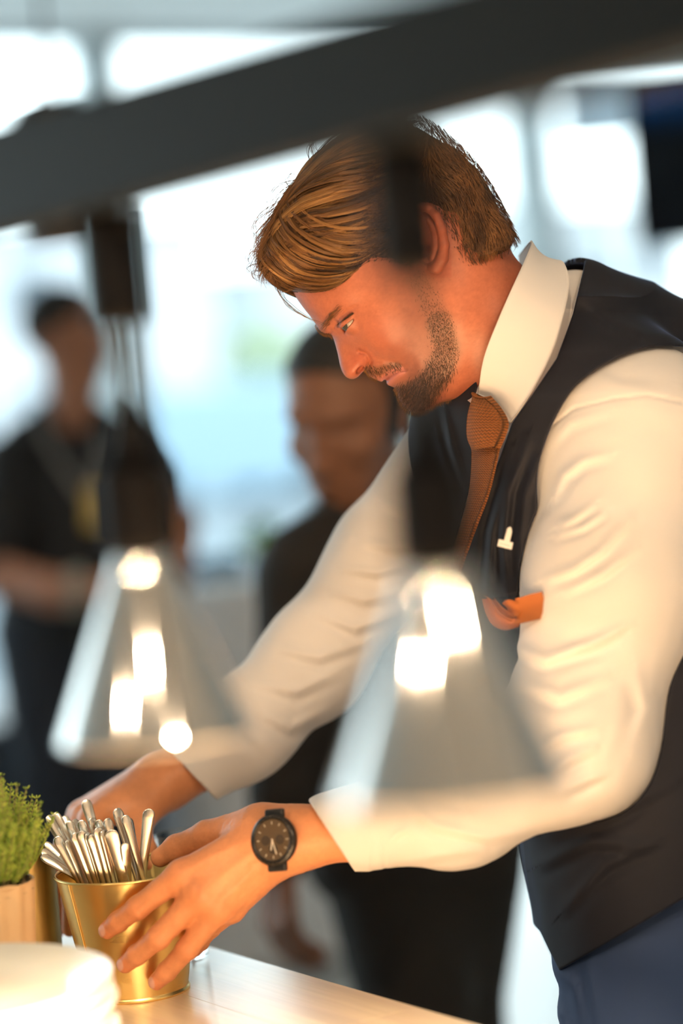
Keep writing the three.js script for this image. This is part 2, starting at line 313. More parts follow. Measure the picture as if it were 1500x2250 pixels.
pieces.forEach(([x0, y0, x1, y1, d, w, face], i) => {
  const top = P(x0, y0, d), cross = mix3(P(x1, y1, d), BC.clone().setY(HC + BH), 0.12), dir = cross.clone().sub(top).normalize();
  let len = 0.175;
  // stop above the bottom and inside the side
  const ok = (l) => { const e = top.clone().addScaledVector(dir, l).sub(BC); const r = Math.hypot(e.x, e.z); return e.y > 0.009 && (e.y > BH || r < mix(BR0, BR, clamp(e.y / BH, 0, 1)) - 0.013); };
  while (len > 0.07 && !ok(len)) len -= 0.003;
  const g = cutlery(i % 2, w, len), z = v3(Math.sin(face * 0.6), 0.25, Math.cos(face * 0.6)), y = dir.clone().negate(), x = v3().crossVectors(y, z).normalize(); z.crossVectors(x, y);
  const row = y0 < 1780 ? 0 : i >= 23 ? 1 : i < 10 ? 2 : 3, rank = pieces.filter((q, k) => (q[1] < 1780 ? 0 : k >= 23 ? 1 : k < 10 ? 2 : 3) === row && (q[0] < x0 || (q[0] === x0 && k < i))).length;
  const nth = ['first', 'second', 'third', 'fourth', 'fifth', 'sixth', 'seventh', 'eighth', 'ninth', 'tenth', 'eleventh', 'twelfth'][rank];
  const o = solo('cutlery_piece', g, mSteel, ['tallest steel cutlery handle, ' + nth + ' of three from the herb pot', nth + ' steel handle from below among those leaning towards the herbs', nth + ' steel cutlery handle from the herb pot in the front row', nth + ' steel cutlery handle from the herb pot in the crowded middle'][row], 'cutlery', null, ['tall cutlery handles', 'cutlery leaning out of the bucket', 'front row of cutlery', 'middle of the cutlery'][row]);
  o.matrix.makeBasis(x, y, z).setPosition(top.clone().addScaledVector(dir, len)); o.matrix.decompose(o.position, o.quaternion, o.scale);
});
function mix3(a, b, t) { return a.clone().lerp(b, t); }
// plates
{
  const c = P(-150, 2172, 1.93), mPl = mat([0.86, 0.85, 0.82], 0.18, 0, { clearcoat: 0.6, clearcoatRoughness: 0.1 }), top = c.y, n = Math.max(4, Math.floor((top - HC) / 0.0105));
  const prof = [[0, 0.004], [0.075, 0.004], [0.08, 0.0], [0.088, 0.0], [0.09, 0.004], [0.105, 0.0085], [0.141, 0.0165], [0.1445, 0.0185], [0.1445, 0.0205], [0.142, 0.021], [0.104, 0.0125], [0.088, 0.0082], [0.07, 0.0075], [0, 0.0075]];
  const g = lathe(prof, 96), word = ['lowest', 'second', 'third', 'fourth', 'fifth', 'sixth', 'seventh', 'eighth', 'ninth', 'tenth'];
  const y0 = top - 0.0105 * (n - 1) - 0.021;
  for (let i = 0; i < n; i++) solo('dinner_plate', g, mPl, i === n - 1 ? 'white dinner plate on top of the stack in the front corner' : 'white dinner plate, ' + (word[i] ?? 'upper') + ' from the counter in the corner stack', 'plate', v3(c.x + rr(-1, 1) * 0.002, i ? HC + 0.0105 * i : HC, c.z + rr(-1, 1) * 0.002), 'stacked plates');
}
// herb pot
{
  const c = P(-12, 2140, 2.17); c.y = HC;
  const t = thing('potted_thyme', 'bushy green thyme in a creased brown paper pot', 'herb', c);
  const H = P(20, 1935, 2.17).y - HC, m = mat([0.72, 0.5, 0.28], 0.75), n = 26, pos = [], idx = [];
  const R = (a, y) => { const k = ((a / (2 * Math.PI)) * 13 % 1 + 1) % 1, f = Math.abs(k - 0.5) * 2; return (0.034 + 0.010 * y) * (1 - 0.06 * f); };
  const N = 104;
  for (let j = 0; j <= 8; j++) for (let i = 0; i <= N; i++) { const a = i / N * 2 * Math.PI, y = j / 8, r = R(a, y), hh = H * y + (j === 8 ? 0.004 * noise(a * 2, 3, 1) : 0); pos.push(Math.cos(a) * r, hh, Math.sin(a) * r); }
  for (let j = 0; j < 8; j++) for (let i = 0; i < N; i++) { const a = j * (N + 1) + i, b = a + 1, d = a + N + 1; idx.push(a, d, b, b, d, d + 1); }
  const g = new THREE.BufferGeometry(); g.setAttribute('position', new THREE.Float32BufferAttribute(pos, 3)); g.setIndex(idx); g.computeVertexNormals();
  part('paper_pot', g, m, t);
  part('pot_rim', new THREE.TorusGeometry(0.0425, 0.0012, 8, 60).rotateX(Math.PI / 2).translate(0, H, 0), m, t);
  part('soil', new THREE.CircleGeometry(0.042, 32).rotateX(-Math.PI / 2).translate(0, H - 0.008, 0), mat([0.02, 0.015, 0.012], 1), t);
  const stems = [], L = [], Q = new THREE.Quaternion(), up = v3(0, 1, 0);
  for (let s = 0; s < 190; s++) {
    const a = rr(0, 6.283), out = Math.pow(rnd(), 0.6), h = rr(0.055, 0.1) * (1.12 - 0.4 * out * out), r0 = rr(0, 0.03), r1 = 0.012 + out * 0.052;
    const p0 = v3(Math.cos(a) * r0, H - 0.008, Math.sin(a) * r0), p3 = v3(Math.cos(a) * r1 + rr(-1, 1) * 0.008, H + h - 0.012, Math.sin(a) * r1 + rr(-1, 1) * 0.008), p1 = p0.clone().lerp(p3, 0.35).add(v3(Math.cos(a) * 0.008, 0.006, Math.sin(a) * 0.008));
    const cv = new THREE.CatmullRomCurve3([p0, p1, p3]); stems.push(new THREE.TubeGeometry(cv, 8, 0.0005, 4));
    for (let k = 5; k < 24; k++) {
      const q = k / 23, b = cv.getPoint(q), tg = cv.getTangent(q), ph = k * 1.57 + s;
      for (let e = 0; e < 3; e++) {
        const dir = v3(Math.cos(ph + e * 2.1), 0.55 + rr(-0.1, 0.4), Math.sin(ph + e * 2.1)).addScaledVector(tg, 0.3).normalize(), sz = rr(0.6, 1.15) * (q > 0.93 ? 0.8 : 1);
        L.push([new THREE.Matrix4().compose(b.clone().addScaledVector(dir, 0.0016), Q.setFromUnitVectors(up, dir), v3(sz, sz, sz)), q]);
      }
    }
  }
  part('stems', join(stems), mat([0.3, 0.26, 0.1], 0.8), t);
  const leaf = new THREE.SphereGeometry(1, 6, 5).scale(0.00085, 0.0026, 0.0005).translate(0, 0.0018, 0);
  const im = new THREE.InstancedMesh(leaf, mat([1, 1, 1], 0.55), L.length);
  L.forEach(([m4, q], i) => { im.setMatrixAt(i, m4); const y = rnd(); im.setColorAt(i, rgb(mix(0.13, 0.42, y), mix(0.24, 0.54, y), mix(0.02, 0.07, y))); });
  im.name = 'leaves'; im.userData.kind = 'stuff'; shade(im); t.add(im);
}
// darker tin behind the herb pot
{
  const c = P(76, 2110, 2.33); c.y = HC;
  const t = thing('brass_tin', 'dull brass tin standing behind the herb pot and bucket', 'tin', c);
  const R = 0.0275, H = P(70, 1868, 2.33).y - HC;
  part('body', lathe([[0, 0], [R - 0.001, 0], [R, 0.002], [R + 0.0012, H], [R, H], [R - 0.001, 0.004], [0, 0.004]], 64), mat([0.42, 0.3, 0.12], 0.4, 1), t);
  part('rim', new THREE.TorusGeometry(R + 0.0012, 0.0012, 8, 64).rotateX(Math.PI / 2).translate(0, H, 0), mat([0.5, 0.38, 0.16], 0.3, 1), t);
}
// water glass behind the bucket
{
  const c = P(420, 2098, 2.415); c.y = HC;
  const t = thing('water_glass', 'clear drinking glass half hidden behind the gold bucket', 'glass', c);
  const H = P(395, 1822, 2.43).y - HC, m = mat([0.97, 1, 1], 0.02, 0, { transmission: 1, thickness: 0.01, ior: 1.48 });
  part('wall', lathe([[0, 0], [0.0155, 0], [0.0175, 0.003], [0.026, H - 0.001], [0.0255, H], [0.0248, H - 0.001], [0.0162, 0.009], [0, 0.008]], 64), m, t);
}

// ---------------------------------------------------------------- sculpting tools: distance fields meshed on a grid
function sculpt(f, lo, hi, h, { color, lip = 1.3, smoothN = 0.6 } = {}) {
  const nx = Math.ceil((hi[0] - lo[0]) / h) + 2, ny = Math.ceil((hi[1] - lo[1]) / h) + 2, nz = Math.ceil((hi[2] - lo[2]) / h) + 2, B = 6, S = new Float32Array(nx * ny * nz), sy = nx, sz = nx * ny;
  for (let bz = 0; bz < nz; bz += B) for (let by = 0; by < ny; by += B) for (let bx = 0; bx < nx; bx += B) {
    const ex = Math.min(bx + B, nx), ey = Math.min(by + B, ny), ez = Math.min(bz + B, nz), half = B / 2 * h;
    const c = f(lo[0] + bx * h + half, lo[1] + by * h + half, lo[2] + bz * h + half), skip = Math.abs(c) > half * 1.9 * lip;
    for (let z = bz; z < ez; z++) for (let y = by; y < ey; y++) for (let x = bx; x < ex; x++) S[x + y * sy + z * sz] = skip ? c : f(lo[0] + x * h, lo[1] + y * h, lo[2] + z * h);
  }
  const id = new Int32Array(nx * ny * nz).fill(-1), pos = [], E = [[0, 1], [2, 3], [4, 5], [6, 7], [0, 2], [1, 3], [4, 6], [5, 7], [0, 4], [1, 5], [2, 6], [3, 7]], o = [0, 1, sy, sy + 1, sz, sz + 1, sz + sy, sz + sy + 1];
  for (let z = 0; z < nz - 1; z++) for (let y = 0; y < ny - 1; y++) for (let x = 0; x < nx - 1; x++) {
    const at = x + y * sy + z * sz, s0 = S[at] < 0; let m = false;
    for (let k = 1; k < 8; k++) if ((S[at + o[k]] < 0) !== s0) { m = true; break; }
    if (!m) continue;
    let px = 0, py = 0, pz = 0, n = 0;
    for (const [a, b] of E) {
      const u = S[at + o[a]], v = S[at + o[b]]; if ((u < 0) === (v < 0)) continue;
      const t = u / (u - v); px += mix(a & 1, b & 1, t); py += mix((a >> 1) & 1, (b >> 1) & 1, t); pz += mix((a >> 2) & 1, (b >> 2) & 1, t); n++;
    }
    id[at] = pos.length / 3; pos.push(lo[0] + (x + px / n) * h, lo[1] + (y + py / n) * h, lo[2] + (z + pz / n) * h);
  }
  const idx = [], quad = (a, b, c, d, flip) => { if (a < 0 || b < 0 || c < 0 || d < 0) return; flip ? idx.push(a, b, c, c, d, a) : idx.push(a, c, b, c, a, d); };
  for (let z = 1; z < nz - 1; z++) for (let y = 1; y < ny - 1; y++) for (let x = 1; x < nx - 1; x++) {
    const at = x + y * sy + z * sz, s = S[at] < 0;
    if ((S[at + 1] < 0) !== s) quad(id[at], id[at - sy], id[at - sy - sz], id[at - sz], s);
    if ((S[at + sy] < 0) !== s) quad(id[at], id[at - sz], id[at - 1 - sz], id[at - 1], s);
    if ((S[at + sz] < 0) !== s) quad(id[at], id[at - 1], id[at - 1 - sy], id[at - sy], s);
  }
  const N = pos.length / 3, nor = new Float32Array(N * 3), col = color ? new Float32Array(N * 3) : null, e = h * smoothN;
  for (let i = 0; i < N; i++) {
    const x = pos[i * 3], y = pos[i * 3 + 1], z = pos[i * 3 + 2];
    let a = f(x + e, y, z) - f(x - e, y, z), b = f(x, y + e, z) - f(x, y - e, z), c = f(x, y, z + e) - f(x, y, z - e); const l = Math.hypot(a, b, c) || 1;
    a /= l; b /= l; c /= l; nor[i * 3] = a; nor[i * 3 + 1] = b; nor[i * 3 + 2] = c;
    if (col) { const k = color(x, y, z, a, b, c); col[i * 3] = k[0]; col[i * 3 + 1] = k[1]; col[i * 3 + 2] = k[2]; }
  }
  const g = new THREE.BufferGeometry();
  g.setAttribute('position', new THREE.Float32BufferAttribute(pos, 3)); g.setAttribute('normal', new THREE.BufferAttribute(nor, 3));
  if (col) g.setAttribute('color', new THREE.BufferAttribute(col, 3)); g.setIndex(idx); return g;
}
const smin = (a, b, k) => { const h = Math.max(k - Math.abs(a - b), 0) / k; return Math.min(a, b) - h * h * k * 0.25; };
const smax = (a, b, k) => -smin(-a, -b, k);
// tapered capsule with ends A (radius ra) and B (radius rb)
function cone(A, ra, C, rb) {
  const ax = A.x, ay = A.y, az = A.z, bx = C.x - ax, by = C.y - ay, bz = C.z - az, l2 = bx * bx + by * by + bz * bz || 1e-9;
  const f = (x, y, z) => { const t = clamp(((x - ax) * bx + (y - ay) * by + (z - az) * bz) / l2, 0, 1); f.t = t; return Math.hypot(x - ax - bx * t, y - ay - by * t, z - az - bz * t) - mix(ra, rb, t); };
  f.lo = [Math.min(A.x - ra, C.x - rb), Math.min(A.y - ra, C.y - rb), Math.min(A.z - ra, C.z - rb)]; f.hi = [Math.max(A.x + ra, C.x + rb), Math.max(A.y + ra, C.y + rb), Math.max(A.z + ra, C.z + rb)];
  return f;
}
// chain of tapered capsules through [point, radius] joints
const chain = (js) => js.slice(1).map((j, i) => cone(js[i][0], js[i][1], j[0], j[1]));
function blend(list, k) { return (x, y, z) => { let d = 1e3; for (const f of list) d = smin(d, f(x, y, z), k); return d; }; }
function bounds(list, pad) { const lo = [1e9, 1e9, 1e9], hi = [-1e9, -1e9, -1e9]; for (const f of list) for (let c = 0; c < 3; c++) { lo[c] = Math.min(lo[c], f.lo[c] - pad); hi[c] = Math.max(hi[c], f.hi[c] + pad); } return [lo, hi]; }
const dense = (pts, n, closed = false) => new THREE.CatmullRomCurve3(pts.map(([x, y]) => v3(x, y, 0)), closed, 'centripetal').getPoints(n).map((p) => [p.x, p.y]);
function polyDist(poly, x, y) {                                     // > 0 inside
  let d = 1e18, inside = false;
  for (let i = 0, j = poly.length - 1; i < poly.length; j = i++) {
    const [xi, yi] = poly[i], [xj, yj] = poly[j], ex = xj - xi, ey = yj - yi, t = clamp(((x - xi) * ex + (y - yi) * ey) / (ex * ex + ey * ey || 1e-9), 0, 1), a = x - xi - ex * t, b = y - yi - ey * t;
    d = Math.min(d, a * a + b * b);
    if ((yi > y) !== (yj > y) && x < (xj - xi) * (y - yi) / (yj - yi) + xi) inside = !inside;
  }
  return (inside ? 1 : -1) * Math.sqrt(d);
}
function gridField(x0, x1, y0, y1, st, fn) {                          // tabulated 2-D function, bilinear
  const w = Math.ceil((x1 - x0) / st) + 1, h = Math.ceil((y1 - y0) / st) + 1, T = new Float32Array(w * h);
  for (let j = 0; j < h; j++) for (let i = 0; i < w; i++) T[j * w + i] = fn(x0 + i * st, y0 + j * st);
  return (x, y) => {
    const u = clamp((x - x0) / st, 0, w - 1.001), v = clamp((y - y0) / st, 0, h - 1.001), i = u | 0, j = v | 0, a = u - i, b = v - j, k = j * w + i;
    return (T[k] * (1 - a) + T[k + 1] * a) * (1 - b) + (T[k + w] * (1 - a) + T[k + w + 1] * a) * b;
  };
}

// ---------------------------------------------------------------- the man: head
// The head is carved in its own side plane: u and v count 0.433 mm steps right and down in that plane, w the same step across the face.
const DH = 2.3, HS = DH / F;
const face = [[637, 630], [650, 653], [667, 677], [683, 697], [694, 713], [703, 727], [715, 733], [725, 734], [731, 741], [738, 763], [743, 783], [747, 803], [752, 817], [760, 828], [772, 833], [783, 830], [792, 822], [799, 815], [804, 815], [809, 823], [819, 831], [831, 836], [839, 838], [846, 836], [849, 837], [852, 843], [860, 849], [868, 853], [872, 861], [876, 873], [883, 887], [893, 898], [908, 907], [923, 908], [937, 903], [953, 893], [970, 884], [990, 879], [1012, 869], [1040, 850], [1062, 820], [1080, 770], [1092, 700], [1102, 630], [1112, 570], [1112, 520], [1098, 468], [1068, 408], [1022, 352], [960, 312], [890, 296], [820, 302], [755, 328], [700, 368], [660, 420], [634, 480], [622, 540], [625, 590]];
const faceLine = dense([...face, face[0]], 420);
const toFU = (px, py) => { const a = px - 915, b = py - 575; return [0.7071 * (b - a), -0.7071 * (a + b)]; };
// [forward, up, half width, edge rounding] of the head, from ear hole
const HW = [[-10, 120, 170, 160], [-110, 120, 158, 150], [-190, 70, 125, 120], [90, 130, 160, 150], [170, 140, 135, 110], [215, 140, 105, 95], [0, 230, 135, 150], [120, 230, 118, 130], [200, 200, 98, 100], [-120, 210, 120, 140],
  [0, 0, 160, 150], [-70, 0, 152, 130], [-130, -20, 132, 110], [80, 50, 156, 140], [140, 50, 147, 100], [172, 60, 138, 90], [205, 55, 114, 75], [224, 48, 90, 60], [236, 42, 62, 40],
  [170, 12, 134, 70], [186, 12, 121, 55], [199, 10, 97, 50], [212, 0, 80, 42], [225, 8, 48, 30], [238, 12, 24, 20], [252, -10, 21, 18], [262, -35, 23, 19], [275, -60, 28, 22], [280, -72, 29, 24], [266, -76, 34, 24], [250, -80, 43, 22], [242, -88, 41, 18], [240, -97, 30, 15], [240, -40, 34, 22], [230, -62, 46, 28],
  [206, -30, 92, 46], [187, -28, 124, 60], [150, -32, 149, 80], [110, -30, 156, 100], [205, -70, 98, 45], [180, -75, 122, 60], [140, -90, 136, 80], [222, -84, 62, 34], [212, -104, 76, 40],
  [246, -112, 32, 26], [228, -118, 55, 32], [206, -128, 72, 38], [194, -150, 66, 36], [230, -146, 38, 28], [214, -160, 56, 32], [224, -172, 42, 30], [180, -135, 94, 50],
  [222, -205, 58, 48], [236, -215, 42, 36], [190, -210, 74, 50], [205, -238, 44, 40], [150, -170, 108, 60], [160, -215, 82, 52], [100, -150, 126, 80], [60, -120, 138, 90], [30, -100, 144, 90], [20, -150, 134, 80], [90, -200, 110, 70], [120, -235, 82, 55],
  [-40, -90, 144, 110], [-60, -170, 134, 110], [0, -210, 128, 100], [60, -240, 100, 75], [-120, -90, 132, 100]];
const hwSig = HW.map((a) => { const q = HW.map((b) => Math.hypot(a[0] - b[0], a[1] - b[1])).sort((x, y) => x - y); return Math.max(11, q[3] * 0.62); });
const hwAt = (px, py, c) => { const [f, u] = toFU(px, py); let s = 0, t = 0; HW.forEach((k, i) => { const q = (f - k[0]) ** 2 + (u - k[1]) ** 2, g = hwSig[i], w = Math.exp(-q / (2 * g * g)) * (40 / g) + 1e-6 / (1 + q); s += w; t += w * k[c]; }); return t / s; };
const gW = gridField(540, 1200, 240, 960, 3, (x, y) => hwAt(x, y, 2)), gR = gridField(540, 1200, 240, 960, 3, (x, y) => hwAt(x, y, 3)), gD = gridField(540, 1200, 240, 960, 1.5, (x, y) => polyDist(faceLine, x, y));
const gG = gridField(540, 1200, 240, 960, 6, (x, y) => Math.sqrt(1 + ((gW(x + 5, y) - gW(x - 5, y)) / 10) ** 2 + ((gW(x, y + 5) - gW(x, y - 5)) / 10) ** 2));
const hu = (x) => 750 + x / HS, hv = (y) => 1125 - y / HS, hw = (z) => (-z - DH) / HS;
const HP = (u, v, w) => v3((u - 750) * HS, (1125 - v) * HS, -DH - w * HS);    // head plane -> metres
const segD = (pts, x, y) => { let d = 1e9; for (let i = 1; i < pts.length; i++) { const [ax, ay] = pts[i - 1], [bx, by] = pts[i], ex = bx - ax, ey = by - ay, t = clamp(((x - ax) * ex + (y - ay) * ey) / (ex * ex + ey * ey), 0, 1); d = Math.min(d, Math.hypot(x - ax - ex * t, y - ay - ey * t)); } return d; };
function headShell(u, v, w) {
  const D = gD(u, v), W = gW(u, v), R = gR(u, v), t = Math.max(0, 1 - D / R), q = Math.abs(w) / W, k = Math.hypot(t, q) || 1e-6;
  return (k - 1) * (R * t * t + W * q * q) / (k * k) / gG(u, v);
}
const sph = (u, v, w, cu, cv, cw, r) => Math.hypot(u - cu, v - cv, w - cw) - r;
// ear: helix rim, inner ridge, lobe and the thin shell between them
const earTube = [[910, 500, -158, 6], [909, 488, -168, 8], [918, 479, -180, 9], [934, 480, -190, 9], [951, 498, -196, 9], [963, 528, -197, 10], [968, 560, -194, 11], [964, 588, -187, 13], [953, 606, -178, 13], [941, 606, -168, 10]].map(([a, b, c, r]) => [v3(a, b, c), r]);
const earRidge = [[936, 505, -180, 7], [949, 530, -184, 8], [950, 560, -182, 9], [943, 583, -174, 8]].map(([a, b, c, r]) => [v3(a, b, c), r]);
const earParts = [...chain(earTube), ...chain(earRidge)], tragus = cone(v3(917, 560, -160), 9, v3(921, 577, -165), 8);
const shell = cone(v3(930, 510, -168), 24, v3(938, 575, -164), 24);
function earField(u, v, w) {
  if (u < 860 || u > 1010 || v < 440 || v > 660) return 60;
  let d = 1e3; for (const f of earParts) d = smin(d, f(u, v, w), 5);
  const flat = Math.max(shell(u, v, (w + 166) * 0.0 - 166), Math.abs(w + 160 + (u - 930) * 0.22) - 7);
  d = smin(d, flat, 6); d = smin(d, tragus(u, v, w), 6);
  const bowl = Math.hypot((u - 930) / 13, (v - 562) / 20, (w + 176) / 22) - 1;     // concha
  return smax(d, -bowl * 12, 4);
}
const eyeC = [772, 709, 76];
function headField(u, v, w) {
  let d = headShell(u, v, w);
  const aw = Math.abs(w);
  if (u > 715 && u < 850 && v > 640 && v < 790) {                      // lids over the eyeball, cut open towards the front
    d = smin(d, sph(u, v, aw, eyeC[0], eyeC[1], eyeC[2], 31), 10);
    const [f, up] = [0.7071 * ((v - eyeC[1]) - (u - eyeC[0])), -0.7071 * ((u - eyeC[0]) + (v - eyeC[1]))];
    const gap = Math.max(Math.abs(up + 4 - 0.05 * f) - (1.9 + 0.09 * f), -2 - f);
    d = smax(d, -Math.max(gap, sph(u, v, aw, eyeC[0], eyeC[1], eyeC[2], 37)), 2);
    const crease = Math.abs(segD([[734, 722], [748, 705], [766, 690], [782, 684]], u, v)); d += 2.4 * Math.exp(-crease * crease / 14) * (aw > 40 ? 1 : 0);
    const bag = segD([[750, 735], [770, 742], [790, 738]], u, v); d += 1.2 * Math.exp(-bag * bag / 40);
  }
  // nostril, wing groove, smile fold, mouth line
  if (u > 760 && v > 760) {
    d = smax(d, -(Math.hypot((u - 790 + 0.6 * (v - 814)) / 6.5, (v - 814) / 9, (aw - 24) / 16) - 1) * 6.5, 2.5);
    const groove = segD([[790, 776], [806, 782], [813, 797], [808, 812]], u, v); d += 6.5 * Math.exp(-groove * groove / 22) * smooth(16, 30, aw);
    const fold = segD([[806, 772], [830, 793], [862, 800], [880, 808]], u, v); d += 3.6 * Math.exp(-fold * fold / 60) * smooth(20, 40, aw);
    const mouth = segD([[845, 835], [858, 826], [874, 819], [889, 817]], u, v); d += 4.2 * Math.exp(-mouth * mouth / 9);
    const lipU = segD([[838, 834], [856, 820], [876, 815]], u, v), lipL = segD([[853, 842], [866, 832], [882, 823]], u, v);
    d -= 1.6 * Math.exp(-lipU * lipU / 30) + 2.4 * Math.exp(-lipL * lipL / 36);
  }
  return smin(d, earField(u, v, w < 0 ? w : -w), 5);
}
const neck = blend([cone(V(1015, 640, 2.3), 0.058, V(1200, 850, 2.315), 0.064)], 0.01);
const headF = (x, y, z) => smin(headField(hu(x), hv(y), hw(z)) * HS, neck(x, y, z), 0.012);
// pigments of the skin
const beardLine = [[[925, 628], [950, 690], [975, 740], [985, 790], [968, 840], [930, 870], [895, 880], [872, 862]], 30];
const beardMask = (u, v) => {
  const jaw = 1 - smooth(16, 44, segD([[960, 720], [978, 770], [962, 822], [925, 862], [892, 870]], u, v)), side = (1 - smooth(10, 40, segD([[918, 630], [940, 680], [960, 720]], u, v))) * 0.55;
  const chin = polyDist(chinPoly, u, v) > -14 ? smooth(-14, 10, polyDist(chinPoly, u, v)) : 0, mous = 1 - smooth(5, 13, segD([[808, 812], [826, 818], [850, 812], [872, 808]], u, v));
  return clamp(Math.max(jaw, side, chin, mous * 0.85), 0, 1);
};
const chinPoly = [[868, 852], [884, 842], [905, 838], [930, 815], [950, 770], [968, 730], [990, 740], [990, 800], [968, 850], [945, 890], [915, 915], [885, 900], [868, 870]];
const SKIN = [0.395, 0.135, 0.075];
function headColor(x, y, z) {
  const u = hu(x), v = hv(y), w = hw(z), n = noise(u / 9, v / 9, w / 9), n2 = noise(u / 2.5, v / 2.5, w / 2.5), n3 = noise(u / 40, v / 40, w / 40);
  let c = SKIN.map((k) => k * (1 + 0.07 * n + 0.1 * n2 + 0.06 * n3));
  const red = Math.max(Math.exp(-((u - 790) ** 2 + (v - 800) ** 2) / 1400), 0.7 * Math.exp(-((u - 850) ** 2 + (v - 735) ** 2) / 3600), u > 895 && u < 985 && v > 470 && v < 625 ? 0.9 : 0, 0.3);
  c = [c[0] * (1 - 0.02 * red), c[1] * (1 - 0.24 * red), c[2] * (1 - 0.26 * red)];
  const fle = smooth(0.62, 0.75, noise(u / 4.2, v / 4.2, 7.7)) * (u < 900 ? 0.25 : 0.1); c = c.map((k, i) => k * (1 - fle * [0.3, 0.5, 0.6][i]));
  const b = beardMask(u, v) * (0.62 + 0.25 * n2); c = [mix(c[0], 0.13, b), mix(c[1], 0.075, b), mix(c[2], 0.045, b)];
  const lip = Math.min(segD([[840, 836], [858, 822], [880, 817]], u, v), segD([[854, 842], [868, 831], [884, 821]], u, v)); const l = 1 - smooth(4, 8, lip); c = [mix(c[0], 0.5, l), mix(c[1], 0.17, l), mix(c[2], 0.13, l)];
  const br = (1 - smooth(6, 13, segD([[702, 730], [716, 714], [736, 694]], u, v))) * 0.22; c = [mix(c[0], 0.12, br), mix(c[1], 0.07, br), mix(c[2], 0.04, br)];
  const lash = 1 - smooth(1, 3.5, segD([[742, 722], [752, 712], [766, 702], [774, 698]], u, v)); c = c.map((k) => k * (1 - 0.8 * lash));
  return c;
}

// ---------------------------------------------------------------- the man: body and clothes
const man = thing('person', 'man in white shirt and navy vest bending over the counter', 'person', P(1500, 2250, 2.33).setY(0));
// geometry measured in the viewer's frame -> the room, around a person's feet
const place = (g, at = man.position) => g.applyMatrix4(new THREE.Matrix4().makeTranslation(-at.x, -at.y, -at.z).multiply(CAM));
const toEye = new THREE.Matrix4().copy(CAM).invert(), W2 = (p) => p.clone().applyMatrix4(toEye);
const mSkin = mat([1, 1, 1], 0.42, 0, { vertexColors: true, specularIntensity: 0.85 });
const J = (list) => list.map(([x, y, d, r]) => [V(x, y, d), r]);

// --- near hand, spread over the bucket
const fingers = [
  J([[398, 1922, 2.196, 0.0125], [303, 1994, 2.208, 0.0103], [259, 2026, 2.222, 0.0092], [235, 2044, 2.230, 0.0082]]),
  J([[440, 1962, 2.188, 0.0125], [348, 2060, 2.199, 0.0105], [301, 2098, 2.216, 0.0094], [275, 2119, 2.225, 0.0083]]),
  J([[480, 1993, 2.191, 0.0118], [411, 2085, 2.203, 0.0098], [366, 2135, 2.222, 0.0088], [344, 2157, 2.231, 0.0079]]),
  J([[508, 1998, 2.208, 0.0112], [462, 2040, 2.246, 0.0088], [440, 2070, 2.272, 0.0078], [428, 2086, 2.288, 0.007]]),
];
const thumb = J([[562, 1806, 2.215, 0.015], [455, 1834, 2.245, 0.0128], [388, 1862, 2.262, 0.0112], [352, 1884, 2.268, 0.0092]]);
const wristJ = [V(600, 1818, 2.205), V(604, 1842, 2.2), V(608, 1866, 2.203), V(612, 1886, 2.21)];
const metas = fingers.map((f, i) => cone(wristJ[i], [0.0155, 0.0165, 0.016, 0.0135][i], f[0][0], f[0][1]));
const fingerCones = fingers.map(chain), thumbCones = chain(thumb);
const arm0 = chain(J([[606, 1850, 2.203, 0.0235], [660, 1840, 2.202, 0.0235], [760, 1828, 2.195, 0.0275]]));
const nearParts = [...metas, ...arm0, ...thumbCones, ...fingerCones.flat()];
const tendon = [[[585, 1830], [500, 1865], [400, 1915]], [[590, 1850], [520, 1895], [445, 1955]], [[600, 1870], [540, 1930], [485, 1985]]];
const knuck = fingers.slice(0, 3).map((f) => f[1][0]);
function nearHand(x, y, z) {
  let palm = 1e3; for (const f of metas) palm = smin(palm, f(x, y, z), 0.02);
  for (const f of arm0) palm = smin(palm, f(x, y, z), 0.022);
  let th = 1e3; for (const f of thumbCones) th = smin(th, f(x, y, z), 0.006);
  palm = smin(palm, th, 0.02);
  for (const fc of fingerCones) { let d = 1e3; for (const f of fc) d = smin(d, f(x, y, z), 0.004); palm = smin(palm, d, 0.007); }
  if (palm > 0.01) return palm;
  const dd = -z, u = 750 + x / dd * F, v = 1125 - y / dd * F;
  for (const t of tendon) { const q = segD(t, u, v); palm -= 0.0011 * Math.exp(-q * q / 160); }
  for (const k of knuck) { const q = Math.hypot(x - k.x, y - k.y, z - k.z); if (q < 0.016) { palm -= 0.0009 * Math.exp(-q * q / 6e-5); palm += 0.00035 * Math.sin(((x - k.x) * 0.75 - (y - k.y) * -0.66) * 3200) * Math.exp(-q * q / 3e-5); } }
  for (const m of fingers.slice(0, 3)) { const k = m[0][0], q = Math.hypot(x - k.x, y - k.y, z - k.z); palm -= 0.0018 * Math.exp(-q * q / 1.6e-4); }
  return palm + 0.00025 * noise(x * 260, y * 260, z * 260);
}
const nails = fingers.slice(0, 3).map((f) => { const a = f[2][0], b = f[3][0], ax = b.clone().sub(a).normalize(), out = v3(-0.35, 0.3, 0.88); out.addScaledVector(ax, -out.dot(ax)).normalize(); return { c: b.clone().addScaledVector(out, f[3][1]).addScaledVector(ax, 0.001), ax, sd: v3().crossVectors(ax, out) }; });
